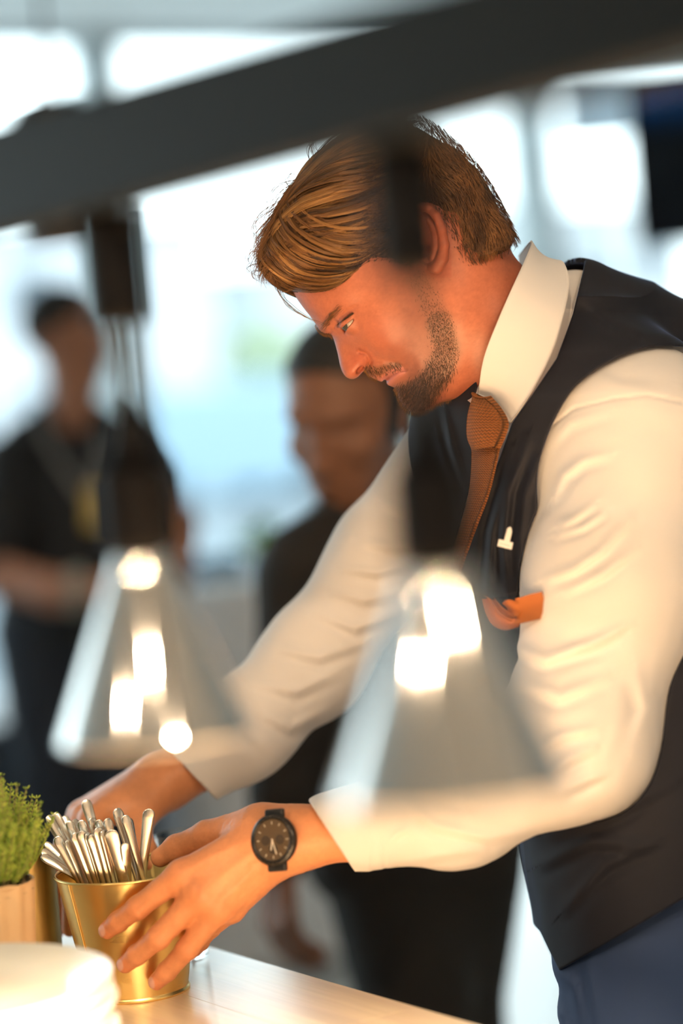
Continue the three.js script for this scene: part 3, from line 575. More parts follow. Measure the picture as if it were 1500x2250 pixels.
function handColor(x, y, z) {
  const n = noise(x * 180, y * 180, z * 180), n2 = noise(x * 700, y * 700, z * 700);
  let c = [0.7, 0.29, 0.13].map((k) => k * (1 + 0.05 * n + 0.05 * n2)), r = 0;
  for (const k of knuck) { const q = (x - k.x) ** 2 + (y - k.y) ** 2 + (z - k.z) ** 2; r = Math.max(r, 0.75 * Math.exp(-q / 9e-5)); }
  for (const f of fingers) { const k = f[0][0], q = (x - k.x) ** 2 + (y - k.y) ** 2 + (z - k.z) ** 2, t = f[3][0], q2 = (x - t.x) ** 2 + (y - t.y) ** 2 + (z - t.z) ** 2; r = Math.max(r, 0.6 * Math.exp(-q / 1.6e-4), 0.7 * Math.exp(-q2 / 2e-4)); }
  c = [c[0] * (1 - 0.03 * r), c[1] * (1 - 0.3 * r), c[2] * (1 - 0.34 * r)];
  for (const k of nails) { const p = v3(x, y, z).sub(k.c), a = p.dot(k.ax) / 0.0075, b = p.dot(k.sd) / 0.006, o = p.lengthSq() < 1.6e-4 ? 1 - smooth(0.8, 1, Math.hypot(a, b)) : 0; c = [mix(c[0], 0.72, o), mix(c[1], 0.4, o), mix(c[2], 0.31, o)]; }
  return c;
}
// --- far hand, behind the cutlery
const farFingers = [
  J([[205, 1800, 2.385, 0.0115], [170, 1880, 2.374, 0.0098], [156, 1972, 2.374, 0.0088], [153, 2042, 2.374, 0.0076]]),
  J([[185, 1795, 2.405, 0.0115], [146, 1880, 2.398, 0.01], [128, 1980, 2.398, 0.009], [122, 2050, 2.398, 0.0078]]),
  J([[175, 1790, 2.427, 0.011], [135, 1870, 2.43, 0.0095], [118, 1960, 2.43, 0.0085], [116, 2020, 2.43, 0.0075]]),
  J([[178, 1785, 2.447, 0.0105], [140, 1850, 2.455, 0.0085], [128, 1920, 2.46, 0.0075], [126, 1970, 2.46, 0.007]])];
const farThumb = J([[330, 1770, 2.41, 0.0145], [305, 1820, 2.385, 0.012], [320, 1868, 2.365, 0.0105], [330, 1900, 2.355, 0.0085]]);
const farWrist = V(368, 1712, 2.44);
const farParts = [...farFingers.map((f, i) => cone(V(355 - i * 2, 1728 - i * 6, 2.425 + i * 0.012), 0.019, f[0][0], f[0][1])), ...chain([[V(460, 1662, 2.445), 0.031], [farWrist, 0.0265]])];
const farFc = farFingers.map(chain), farTh = chain(farThumb);
function farHand(x, y, z) {
  let d = 1e3; for (const f of farParts) d = smin(d, f(x, y, z), 0.022);
  let t = 1e3; for (const f of farTh) t = smin(t, f(x, y, z), 0.006); d = smin(d, t, 0.02);
  for (const fc of farFc) { let e = 1e3; for (const f of fc) e = smin(e, f(x, y, z), 0.004); d = smin(d, e, 0.007); }
  return d;
}
// --- trunk: oval sections along the spine [v, u of centre, turn of the chest towards the viewer, half width, half depth]
const trunkS = [[700, 1225, 32, 0.07, 0.055], [790, 1222, 32, 0.125, 0.08], [880, 1238, 32, 0.168, 0.1], [1000, 1262, 32, 0.176, 0.11], [1250, 1282, 29, 0.172, 0.117], [1500, 1335, 18, 0.165, 0.118], [1850, 1434, 5, 0.165, 0.116], [2045, 1462, 0, 0.172, 0.117], [2300, 1480, 0, 0.175, 0.12]];
const TD = 2.335;
function trunkAt(v) { let i = 0; while (i < trunkS.length - 2 && trunkS[i + 1][0] < v) i++; const a = trunkS[i], b = trunkS[i + 1], t = clamp((v - a[0]) / (b[0] - a[0]), 0, 1), q = t * t * (3 - 2 * t) * 0.5 + t * 0.5; return a.map((k, j) => mix(k, b[j], q)); }
const trunkTab = []; for (let v = 640; v <= 2320; v += 4) { const k = trunkAt(v); trunkTab.push([(k[1] - 750) / F * TD, Math.cos(k[2] * Math.PI / 180), Math.sin(k[2] * Math.PI / 180), k[3], k[4]]); }
function trunk(x, y, z) {
  const v = 1125 - y / TD * F, t = clamp((v - 640) / 4, 0, trunkTab.length - 1.001), i = t | 0, a = t - i, k = trunkTab[i], m = trunkTab[i + 1];
  const cx = mix(k[0], m[0], a), c = mix(k[1], m[1], a), s = mix(k[2], m[2], a), A = mix(k[3], m[3], a), Bb = mix(k[4], m[4], a), dx = x - cx, dz = -z - TD;
  const fr = -dx * c - dz * s, lt = dx * s - dz * c;                 // forwards, and towards his left hand
  const p = 2.3, q = Math.pow(Math.pow(Math.abs(lt) / A, p) + Math.pow(Math.abs(fr) / Bb, p), 1 / p);
  trunk.fr = fr;
  const d = (q - 1) * mix(A, Bb, Math.abs(fr / Bb) / (Math.abs(fr / Bb) + Math.abs(lt / A) + 1e-6)) * 0.9;
  return Math.max(d, (700 - v) * 0.00043);
}
const backLow = cone(V(1530, 880, 2.39), 0.066, V(1540, 1350, 2.36), 0.085);
const back = cone(V(1262, 700, 2.345), 0.05, V(1540, 865, 2.4), 0.064), yoke = cone(V(1200, 800, 2.315), 0.06, V(1385, 905, 2.25), 0.07), yokeF = cone(V(1180, 850, 2.33), 0.055, V(1035, 985, 2.43), 0.05);
function chest(x, y, z) { return smin(smin(smin(smin(trunk(x, y, z), backLow(x, y, z), 0.06), back(x, y, z), 0.05), yoke(x, y, z), 0.03), yokeF(x, y, z), 0.03); }
// --- sleeves
const nearSl = chain(J([[1408, 962, 2.24, 0.083], [1348, 1280, 2.205, 0.0755], [1266, 1632, 2.175, 0.0635], [1010, 1772, 2.178, 0.0475], [735, 1832, 2.197, 0.0385]]));
const farSl = chain(J([[1003, 1000, 2.45, 0.054], [850, 1230, 2.47, 0.054], [690, 1452, 2.47, 0.052], [540, 1602, 2.455, 0.046], [428, 1696, 2.44, 0.0365]]));
// folds: [points, height in mm, width]; a ridge with a hollow beside it
const folds = [
  [[[1216, 1088], [1238, 1044], [1280, 1012], [1334, 1000]], 4, 13], [[[1228, 1156], [1260, 1140], [1302, 1110]], 3.2, 11], [[[1224, 1176], [1280, 1156], [1326, 1126]], 3, 10], [[[1200, 1274], [1260, 1252], [1320, 1212], [1384, 1142]], 4.5, 13],
  [[[1246, 1298], [1320, 1264], [1398, 1204]], 3.6, 12], [[[1228, 1430], [1300, 1412], [1384, 1372]], 3.5, 13], [[[1130, 1420], [1196, 1450], [1303, 1418], [1352, 1394]], 6.5, 15], [[[1150, 1500], [1230, 1530], [1330, 1490]], 5, 16],
  [[[1195, 1706], [1254, 1668], [1300, 1646]], 5, 13], [[[1180, 1650], [1240, 1615], [1310, 1600]], 4.5, 14], [[[1230, 1745], [1290, 1715], [1330, 1700]], 4, 12], [[[884, 1758], [953, 1816], [1070, 1842], [1160, 1832]], 3.8, 12], [[[855, 1850], [875, 1832], [895, 1824]], 3, 8], [[[930, 1740], [1040, 1760], [1150, 1730]], 3, 14],
  [[[1205, 980], [1250, 930], [1330, 905]], 3, 13], [[[1300, 800], [1370, 830], [1470, 840]], -2, 16], [[[1400, 1480], [1420, 1560], [1390, 1640]], 3, 18], [[[880, 1895], [960, 1880], [1060, 1865]], 3, 12]];
const farFolds = [[[[880, 1060], [930, 1085], [990, 1080]], 5, 12], [[[850, 1105], [900, 1125], [970, 1120]], 5, 12], [[[800, 1190], [870, 1205], [950, 1190]], 4.5, 13], [[[758, 1250], [830, 1260], [900, 1240]], 4, 12], [[[735, 1300], [800, 1320], [900, 1300]], 4, 13], [[[690, 1345], [780, 1380], [880, 1350]], 4, 14], [[[600, 1420], [700, 1445], [800, 1410]], 3.5, 14], [[[560, 1500], [650, 1520], [740, 1480]], 3, 14], [[[560, 1560], [640, 1600], [720, 1560]], 3, 14], [[[900, 1020], [930, 1000], [960, 990]], 4, 12], [[[470, 1560], [540, 1600], [600, 1660]], 2, 16]];
const foldBox = (fs) => fs.map(([p, h, w]) => ({ p, h: h / 1000, w, b: [Math.min(...p.map((q) => q[0])) - 3 * w, Math.max(...p.map((q) => q[0])) + 3 * w, Math.min(...p.map((q) => q[1])) - 3 * w, Math.max(...p.map((q) => q[1])) + 3 * w] }));
const FN = foldBox(folds), FFa = foldBox(farFolds);
function foldSum(list, u, v) {
  let s = 0;
  for (const f of list) {
    if (u < f.b[0] || u > f.b[1] || v < f.b[2] || v > f.b[3]) continue;
    let best = 1e9, sg = 0, along = 0; const n = f.p.length - 1;
    for (let i = 0; i < n; i++) { const [ax, ay] = f.p[i], [bx, by] = f.p[i + 1], ex = bx - ax, ey = by - ay, t = clamp(((u - ax) * ex + (v - ay) * ey) / (ex * ex + ey * ey), 0, 1), dx = u - ax - ex * t, dy = v - ay - ey * t, d = Math.hypot(dx, dy); if (d < best) { best = d; sg = Math.sign(ex * dy - ey * dx) || 1; along = (i + t) / n; } }
    const q = best * sg / f.w, fade = Math.sin(Math.PI * clamp(0.08 + along * 0.84, 0, 1));
    s += f.h * fade * (Math.exp(-q * q) - 0.75 * Math.exp(-((q - 1.25) ** 2)));
  }
  return s;
}
function sleeveN(x, y, z) { let d = 1e3; for (const f of nearSl) d = smin(d, f(x, y, z), 0.035); return d; }
function sleeveF(x, y, z) { let d = 1e3; for (const f of farSl) d = smin(d, f(x, y, z), 0.03); return d; }
const uOf = (x, z) => 750 + x / -z * F, vOf = (y, z) => 1125 - y / -z * F;
function shirtF(x, y, z) {
  const u = uOf(x, z), v = vOf(y, z); let n = sleeveN(x, y, z), f = sleeveF(x, y, z);
  if (n < 0.02) { n -= foldSum(FN, u, v) * 0.8 + 0.0013 * noise(x * 22, y * 22, z * 22) + 0.0005 * noise(x * 70, y * 70, z * 70); if (u < 905) { const cuff = segD([[800, 1730], [823, 1788], [838, 1858], [850, 1930]], u, v); n += 0.0012 * Math.exp(-cuff * cuff / 14); if (u < 815) n -= 0.0008; } }
  if (f < 0.02) f -= foldSum(FFa, u, v) + 0.0016 * noise(x * 24, y * 24, z * 24);
  // sleeve ends: cut across and hollowed
  const cutN = ((u - 726) * 0.836 - (v - 1834) * 0.548) * 0.00041, cutF = ((u - 418) * 0.72 - (v - 1698) * 0.694) * 0.00046;
  n = Math.max(n, -cutN); n = smax(n, -Math.max(nearSl[3](x, y, z) + 0.006, cutN - 0.05), 0.002);
  f = Math.max(f, -cutF); f = smax(f, -Math.max(farSl[3](x, y, z) + 0.006, cutF - 0.05), 0.002);
  const seam = segD([[1206, 940], [1260, 898], [1340, 878], [1420, 868], [1500, 884]], u, v);
  let d = chest(x, y, z) + 0.003; d = smin(d, f, 0.022); d = smin(d, n, 0.016);
  if (Math.abs(d) < 0.02 && z > -2.3) d += 0.0014 * Math.exp(-seam * seam / 12);
  d = Math.max(d, (v - 1915) * 0.0004);                              // tucked into the trousers
  return smax(d, -(neck(x, y, z) - 0.004), 0.004);
}
// --- vest
const vNear = [[1292, 540], [1279, 600], [1258, 690], [1222, 788], [1168, 868], [1124, 930], [1096, 1010], [1063, 1095], [1031, 1180], [1004, 1260], [975, 1345]];
const vOpen = [...vNear, [985, 1250], [1010, 1150], [1040, 1040], [1046, 960], [1046, 880], [1048, 840], [1060, 700], [1150, 520]];
const vGrid = gridField(900, 1340, 480, 1400, 4, (u, v) => polyDist(vOpen, u, v));
const armPoly = dense([[1150, 1500], [1192, 1180], [1186, 1140], [1180, 1090], [1181, 1035], [1195, 980], [1220, 920], [1260, 855], [1310, 812], [1380, 777], [1440, 762], [1520, 764], [1640, 790]], 90).concat([[1660, 1100], [1560, 1290], [1440, 1420], [1330, 1500]]);
const armGrid = gridField(1140, 1720, 700, 1560, 4, (u, v) => polyDist(armPoly, u, v));
const hem = [[900, 1500], [1130, 1990], [1186, 2046], [1228, 2133], [1500, 1976], [1560, 1950], [1900, 1940]];
const hemY = (u) => { for (let i = 1; i < hem.length; i++) if (u < hem[i][0]) return mix(hem[i - 1][1], hem[i][1], (u - hem[i - 1][0]) / (hem[i][0] - hem[i - 1][0])); return 1940; };
const vestFolds = foldBox([[[[1160, 960], [1118, 1080], [1104, 1180], [1112, 1290]], 6, 13], [[[1128, 985], [1100, 1090], [1080, 1170], [1072, 1260], [1070, 1320]], 6, 11], [[[1180, 1010], [1150, 1090], [1140, 1190], [1150, 1280]], 5, 13], [[[960, 960], [985, 1040], [1000, 1120]], 5, 12], [[[975, 900], [990, 980], [1015, 1060]], 5, 10], [[[1190, 1900], [1300, 1850], [1420, 1860]], 3, 16], [[[1240, 2000], [1330, 1900], [1440, 1850]], 3, 16], [[[1210, 1830], [1320, 1800], [1480, 1720]], 3, 16], [[[1260, 640], [1330, 700], [1420, 740]], 1.5, 12]]);
function vestF(x, y, z) {
  const u = uOf(x, z), v = vOf(y, z), c = chest(x, y, z), fr = trunk.fr;
  let d = Math.abs(c - 0.0062) - 0.003; if (Math.abs(d) > 0.03) return Math.max(d, 0.02);
  d = Math.abs(c - 0.0062 - foldSum(vestFolds, u, v) - 0.0008 * noise(x * 30, y * 30, z * 30)) - 0.003;
  if (fr > -0.02 && u < 1330 && v < 1400) d = smax(d, vGrid(u, v) * 0.00043, 0.002);
  if (z > -TD - 0.01 && u > 1142 && v > 702 && v < 1558) d = smax(d, armGrid(u, v) * 0.00041, 0.0025);
  d = smax(d, (v - hemY(u)) * 0.0004, 0.002);
  d = smax(d, 0.002 - sleeveN(x, y, z), 0.003); d = smax(d, 0.002 - sleeveF(x, y, z), 0.003);
  d = Math.max(d, (560 - v) * 0.00043);
  // pocket slot
  const pk = segD([[1052, 1318], [1180, 1300]], u, v); if (z > -2.33) d += 0.0012 * Math.exp(-pk * pk / 12);
  return d;
}
// --- trousers and shoes
const hipY = W2(v3(0, 0, 0)); void hipY;
const footN = W2(P(1500, 2250, 2.2).setY(0.06)), footF = W2(P(1520, 2250, 2.5).setY(0.06)), kneeN = W2(P(1430, 2250, 2.23).setY(0.52)), kneeF = W2(P(1420, 2250, 2.47).setY(0.52));
const legCones = [...chain([[V(1420, 2090, 2.275), 0.088], [kneeN, 0.072], [footN, 0.062]]), ...chain([[V(1420, 2090, 2.42), 0.088], [kneeF, 0.072], [footF, 0.062]]), cone(V(1462, 1960, 2.29), 0.088, V(1462, 1960, 2.39), 0.088)];
const trouserF = (() => { const b = blend(legCones, 0.05), fl = foldBox([[[[1210, 2120], [1260, 2170], [1280, 2250]], 5, 16], [[[1290, 2110], [1300, 2180], [1310, 2250]], 4, 14], [[[1215, 2200], [1235, 2250], [1240, 2300]], 4, 12]]); return (x, y, z) => { let d = b(x, y, z); if (d < 0.02 && z > -2.36) d -= foldSum(fl, uOf(x, z), vOf(y, z)); return d; }; })();

// --- meshes
{
  const geos = [];
  const [hl, hh] = [HP(545, 960, 0), HP(1260, 250, 0)];
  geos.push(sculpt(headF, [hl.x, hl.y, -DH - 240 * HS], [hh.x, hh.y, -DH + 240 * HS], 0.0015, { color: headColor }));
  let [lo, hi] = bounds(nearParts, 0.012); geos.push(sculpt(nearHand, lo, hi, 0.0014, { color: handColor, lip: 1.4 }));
  [lo, hi] = bounds([...farParts, ...farTh, ...farFc.flat()], 0.01); geos.push(sculpt(farHand, lo, hi, 0.002, { color: handColor }));
  const core = (x, y, z) => Math.min(Math.max(chest(x, y, z) + 0.016, (vOf(y, z) - 1930) * 0.0004), sleeveN(x, y, z) + 0.022, sleeveF(x, y, z) + 0.017, trouserF(x, y, z) + 0.015);
  const lowC = W2(P(1500, 2250, 2.3).setY(0.1)); void lowC;
  geos.push(sculpt(core, [-0.16, -1.55, -2.62], [0.5, 0.22, -2.05], 0.011, { color: () => SKIN }));
  part('body', place(mergeGeometries(geos)), mSkin, man);
}
const mShirt = mat([0.77, 0.74, 0.72], 0.75, 0, { sheen: 0.3, sheenColor: rgb(1, 1, 1), sheenRoughness: 0.6 });
part('shirt', place(sculpt(shirtF, [-0.17, -0.38, -2.58], [0.46, 0.26, -2.07], 0.0024, { lip: 1.5 })), mShirt, man, 'cream white dress shirt');
const mVest = mat([0.011, 0.0125, 0.02], 0.72, 0, { specularIntensity: 0.5, sheen: 1.0, sheenColor: rgb(0.2, 0.33, 0.75), sheenRoughness: 0.4 });
part('vest', place(sculpt(vestF, [0.04, -0.48, -2.58], [0.46, 0.27, -2.12], 0.0018, { lip: 1.6 })), mVest, man, 'dark navy suit vest');
part('trousers', place(sculpt(trouserF, [0.0, -1.52, -2.62], [0.5, -0.26, -2.05], 0.006)), mat([0.026, 0.055, 0.14], 0.8, 0, { sheen: 0.5, sheenColor: rgb(0.1, 0.2, 0.45) }), man, 'blue suit trousers');
for (const f of [footN, footF]) {
  const w = f.clone().applyMatrix4(CAM).sub(man.position); w.y = 0;
  const g = new THREE.SphereGeometry(1, 24, 16, 0, Math.PI * 2, 0, Math.PI / 2).scale(0.15, 0.085, 0.05).translate(-0.06, 0.012, 0), s = box(0.3, 0.014, 0.1, -0.06, 0.007, 0, 0.005);
  part('shoe', join([g, s]).translate(w.x, 0, w.z), mat([0.02, 0.015, 0.012], 0.3), man);
}

// ---------------------------------------------------------------- the man: collar, tie, accessories
// closed sheet lofted between two edges [u, v, depth], bowed outwards and given a thickness
function sheet(e0, e1, n, m, bow, thick, uvs = [1, 1]) {
  const A = new THREE.CatmullRomCurve3(e0.map((p) => V(...p))), B = new THREE.CatmullRomCurve3(e1.map((p) => V(...p))), P0 = [], pos = [], uv = [], idx = [];
  for (let i = 0; i <= n; i++) for (let j = 0; j <= m; j++) P0.push(A.getPoint(i / n).lerp(B.getPoint(i / n), j / m));
  const at = (i, j) => P0[clamp(i, 0, n) * (m + 1) + clamp(j, 0, m)], nr = (i, j) => { const a = at(i + 1, j).clone().sub(at(i - 1, j)), b = at(i, j + 1).clone().sub(at(i, j - 1)), c = a.cross(b).normalize(); return c; };
  for (const side of [1, -1]) for (let i = 0; i <= n; i++) for (let j = 0; j <= m; j++) { const t = j / m, q = at(i, j).clone().addScaledVector(nr(i, j), bow * Math.sin(Math.PI * t) + side * thick / 2); pos.push(q.x, q.y, q.z); uv.push(t * uvs[0], i / n * uvs[1]); }
  const S = (n + 1) * (m + 1), id = (s, i, j) => s * S + i * (m + 1) + j;
  for (let i = 0; i < n; i++) for (let j = 0; j < m; j++) { const a = id(0, i, j), b = id(0, i + 1, j), c = id(0, i + 1, j + 1), d = id(0, i, j + 1); idx.push(a, b, c, a, c, d, a + S, c + S, b + S, a + S, d + S, c + S); }
  const rim = (a, b) => idx.push(a, a + S, b, b, a + S, b + S);
  for (let i = 0; i < n; i++) { rim(id(0, i + 1, 0), id(0, i, 0)); rim(id(0, i, m), id(0, i + 1, m)); }
  for (let j = 0; j < m; j++) { rim(id(0, 0, j), id(0, 0, j + 1)); rim(id(0, n, j + 1), id(0, n, j)); }
  const g = new THREE.BufferGeometry(); g.setAttribute('position', new THREE.Float32BufferAttribute(pos, 3)); g.setAttribute('uv', new THREE.Float32BufferAttribute(uv, 2)); g.setIndex(idx); g.computeVertexNormals(); return g;
}
const mCollar = mShirt;
part('collar', place(sheet(
  [[1054, 866, 2.246], [1055, 838, 2.234], [1064, 785, 2.222], [1098, 695, 2.216], [1130, 622, 2.226], [1155, 566, 2.252], [1167, 534, 2.292], [1162, 532, 2.33], [1140, 560, 2.375]],
  [[1121, 928, 2.226], [1146, 894, 2.214], [1178, 842, 2.204], [1214, 768, 2.2], [1238, 690, 2.208], [1249, 625, 2.238], [1236, 578, 2.29], [1215, 580, 2.34], [1175, 630, 2.39]], 60, 18, 0.005, 0.0022)), mCollar, man, 'stiff cream shirt collar');
part('collar_wing', place(sheet([[1053, 850, 2.256], [1062, 820, 2.29], [1085, 760, 2.345]], [[1037, 888, 2.256], [1024, 870, 2.3], [1040, 800, 2.36]], 20, 8, -0.002, 0.002)), mCollar, man, 'far wing of the shirt collar');
// the shirt front showing between tie and vest
const knit = texture(256, 256, (u, v) => { const s = Math.sin(v * 2 * Math.PI * 24 + Math.abs(((u * 12) % 1) - 0.5) * 7), c = Math.abs(((u * 12) % 1) - 0.5) * 2, k = 0.55 + 0.45 * s * (1 - c * 0.4); return [k, k, k]; }, false);
const knitC = texture(256, 256, (u, v) => { const s = Math.sin(v * 2 * Math.PI * 24 + Math.abs(((u * 12) % 1) - 0.5) * 7), k = 0.78 + 0.22 * s; return [0.64 * k, 0.37 * k, 0.12 * k]; });
const mTie = mat([0.75, 0.72, 0.7], 0.85, 0, { map: knitC, bumpMap: knit, bumpScale: 0.0012, sheen: 0.3, sheenColor: rgb(0.8, 0.4, 0.15) });
{
  const t = part('tie_knot', place(sheet([[1048, 866, 2.252], [1036, 896, 2.25], [1030, 930, 2.25], [1031, 960, 2.252], [1040, 982, 2.256]], [[1072, 872, 2.228], [1098, 900, 2.214], [1112, 930, 2.207], [1105, 958, 2.208], [1094, 984, 2.216]], 30, 14, 0.008, 0.006, [1.1, 0.8])), mTie, man, 'rust brown knitted tie');
  const b = part('tie_blade', place(sheet([[1038, 962, 2.262], [1038, 1020, 2.262], [1031, 1090, 2.26], [1011, 1165, 2.257], [984, 1250, 2.253], [958, 1330, 2.25]], [[1100, 962, 2.226], [1088, 1020, 2.224], [1070, 1090, 2.222], [1042, 1165, 2.222], [1012, 1250, 2.224], [985, 1330, 2.226]], 50, 14, 0.004, 0.003, [1, 2.9])), mTie, man, 'rust brown knitted tie');
  void t; void b;
}
// pocket square: puffed folds of rust cloth standing out of the breast pocket
{
  const m = mat([0.36, 0.105, 0.02], 0.7, 0, { sheen: 0.6, sheenColor: rgb(1, 0.5, 0.2) }), g = [];
  const pz = [[1062, 1308, 2.196], [1078, 1316, 2.184], [1098, 1345, 2.178], [1120, 1358, 2.172], [1140, 1360, 2.168]], lo = [[1060, 1316, 2.196], [1070, 1350, 2.186], [1085, 1374, 2.18], [1110, 1384, 2.174], [1140, 1376, 2.17]];
  g.push(sheet(pz, lo, 24, 10, 0.006, 0.0012), sheet([[1086, 1314, 2.186], [1104, 1334, 2.178], [1128, 1352, 2.17]], [[1078, 1318, 2.188], [1096, 1348, 2.18], [1122, 1366, 2.172]], 20, 8, 0.004, 0.0012), sheet([[1104, 1326, 2.182], [1116, 1318, 2.176], [1136, 1322, 2.17]], [[1112, 1352, 2.178], [1124, 1356, 2.172], [1140, 1352, 2.168]], 16, 8, 0.004, 0.0012), sheet([[1132, 1316, 2.172], [1166, 1306, 2.16], [1190, 1300, 2.15]], [[1128, 1374, 2.17], [1160, 1366, 2.158], [1186, 1360, 2.15]], 16, 8, 0.004, 0.0012));
  part('pocket_square', place(mergeGeometries(g)), m, man, 'rust orange pocket square');
}
{
  const c = V(1110, 1196, 2.176), x = v3(0.93, -0.24, 0.27).normalize(), y = v3(0.16, 0.98, 0.08), z = v3().crossVectors(x, y).normalize(); y.crossVectors(z, x);
  const M = new THREE.Matrix4().makeBasis(x, y, z).setPosition(c), s = new THREE.Shape(); s.moveTo(-0.002, 0); s.lineTo(0.0026, 0); s.lineTo(0.0026, 0.0095); s.lineTo(0.0012, 0.0125); s.lineTo(0.0, 0.013); s.lineTo(-0.0015, 0.0115); s.closePath();
  const g = join([new THREE.ExtrudeGeometry(s, { depth: 0.001, bevelEnabled: true, bevelSize: 0.0003, bevelThickness: 0.0003, bevelSegments: 2 }).translate(0.0004, 0.003, 0), box(0.0135, 0.0066, 0.0018, 0, 0, 0.0006, 0.0005)]);
  const pin = part('lapel_pin', place(g.applyMatrix4(M)), mat([0.85, 0.83, 0.8], 0.3), man, 'small white name pin in the shape of a bottle on a plate');
  // faint lettering of the plate
  const lt = []; for (let i = 0; i < 7; i++) lt.push(box(0.0006, 0.0009 + 0.0004 * (i % 2), 0.0002, -0.0042 + i * 0.0014, -0.0002, 0.0016));
  part('pin_lettering', place(join(lt).applyMatrix4(M)), mat([0.45, 0.45, 0.45], 0.5), pin);
}
// wristwatch
{
  const c = V(606, 1846, 2.1705), n = v3(-0.5, 0.12, 0.855).normalize(), six = v3(0.1, -0.98, 0.1); six.addScaledVector(n, -six.dot(n)).normalize(); const three = v3().crossVectors(n, six);
  const M = new THREE.Matrix4().makeBasis(three, n, six).setPosition(c), at = man.position, W = thing('wristwatch', 'black chronograph watch on the near wrist', 'watch', c.clone().applyMatrix4(CAM));
  const put = (g) => place(g.applyMatrix4(M), W.position), mc = mat([0.012, 0.011, 0.01], 0.35, 0.4), ml = mat([0.012, 0.012, 0.013], 0.45);
  void at;
  part('case', put(lathe([[0, -0.0035], [0.019, -0.0035], [0.0222, -0.001], [0.0232, 0.003], [0.0228, 0.0052], [0.0205, 0.0066], [0.0195, 0.0066], [0.0185, 0.0052], [0, 0.005]], 72)), mc, W);
  const bz = part('bezel', put(lathe([[0.0188, 0.0062], [0.0226, 0.0052], [0.0229, 0.006], [0.0205, 0.0076], [0.0189, 0.0074], [0.0188, 0.0062]], 72)), mat([0.02, 0.018, 0.016], 0.25, 0.3), W);
  const marks = []; for (let i = 0; i < 30; i++) { const a = i / 30 * 2 * Math.PI; marks.push(box(0.0007, 0.0002, i % 5 ? 0.0007 : 0.0013, Math.sin(a) * 0.0208, 0.0071, -Math.cos(a) * 0.0208)); }
  part('bezel_marks', put(join(marks)), mat([0.6, 0.5, 0.36], 0.5), bz);
  const dial = part('dial', put(cyl(0.0187, 0.0187, 0.0006, 0, 0.0053, 0, 60)), mat([0.16, 0.10, 0.045], 0.35, 0.5), W);
  const ix = []; for (let i = 0; i < 12; i++) { const a = i / 12 * 2 * Math.PI, g = box(0.0008, 0.0003, 0.0026, 0, 0.0058, -0.0153).rotateY(-a); ix.push(g); }
  part('hour_marks', put(join(ix)), mat([0.75, 0.66, 0.5], 0.5), dial);
  for (const [x, z] of [[-0.0075, 0], [0.0075, 0], [0, 0.0078]]) part('subdial', put(join([cyl(0.0044, 0.0044, 0.0002, x, 0.0057, z, 32), box(0.0004, 0.0004, 0.003, x, 0.0059, z - 0.001)])), mat([0.06, 0.04, 0.02], 0.5, 0.3), dial);
  part('hour_hand', put(box(0.0011, 0.0003, 0.0095, 0, 0.0062, -0.0045).rotateY(Math.PI * 0.93)), mat([0.9, 0.8, 0.66], 0.4), dial);
  part('minute_hand', put(box(0.0009, 0.0003, 0.0145, 0, 0.0064, -0.006).rotateY(Math.PI * 1.09)), mat([0.9, 0.8, 0.66], 0.4), dial);
  part('crystal', put(cyl(0.0188, 0.0188, 0.0004, 0, 0.0072, 0, 60)), mat([1, 1, 1], 0.03, 0, { transmission: 1, thickness: 0, ior: 1.4 }), W);
  part('crown', put(cyl(0.0022, 0.0022, 0.0035, 0, 0, 0, 16).rotateZ(Math.PI / 2).translate(-0.0245, 0.001, 0)), mc, W);
  for (const z of [-0.008, 0.008]) part('pusher', put(cyl(0.0015, 0.0015, 0.003, 0, 0, 0, 12).rotateZ(Math.PI / 2).translate(-0.0232, 0.001, z)), mc, W);
  // strap: a flat band around the wrist, from lug to lug
  const axis = V(606, 1850, 2.203).sub(V(680, 1838, 2.2)).normalize(), ctr = V(610, 1849, 2.2035), e1 = c.clone().sub(ctr); e1.addScaledVector(axis, -e1.dot(axis)).normalize(); const e2 = v3().crossVectors(axis, e1), pos = [], idx = [], N = 72, half = 0.0098;
  for (let i = 0; i <= N; i++) {
    const a = i / N * 2 * Math.PI, r = 0.0272 + 0.0008 * Math.cos(2 * a), rx = Math.cos(a) * r * 0.98, ry = Math.sin(a) * r * 1.06;
    for (const [s, o] of [[-1, 0], [-1, 0.0022], [-0.9, 0.003], [0.9, 0.003], [1, 0.0022], [1, 0]]) { const k = 1 + o / r, p = ctr.clone().addScaledVector(e1, rx * k).addScaledVector(e2, ry * k).addScaledVector(axis, s * half); pos.push(p.x, p.y, p.z); }
  }
  for (let i = 0; i < N; i++) for (let j = 0; j < 6; j++) { const a = i * 6 + j, b = i * 6 + (j + 1) % 6; idx.push(a, a + 6, b, b, a + 6, b + 6); }
  const g = new THREE.BufferGeometry(); g.setAttribute('position', new THREE.Float32BufferAttribute(pos, 3)); g.setIndex(idx); g.computeVertexNormals();
  part('strap', place(g, W.position), new THREE.MeshPhysicalMaterial({ color: rgb(0.014, 0.014, 0.016), roughness: 0.4, side: THREE.DoubleSide }), W, 'black leather strap');
  part('lug', put(join([box(0.019, 0.006, 0.009, 0, -0.0005, -0.0235, 0.002), box(0.019, 0.006, 0.009, 0, -0.0005, 0.0235, 0.002)])), ml, W);
}
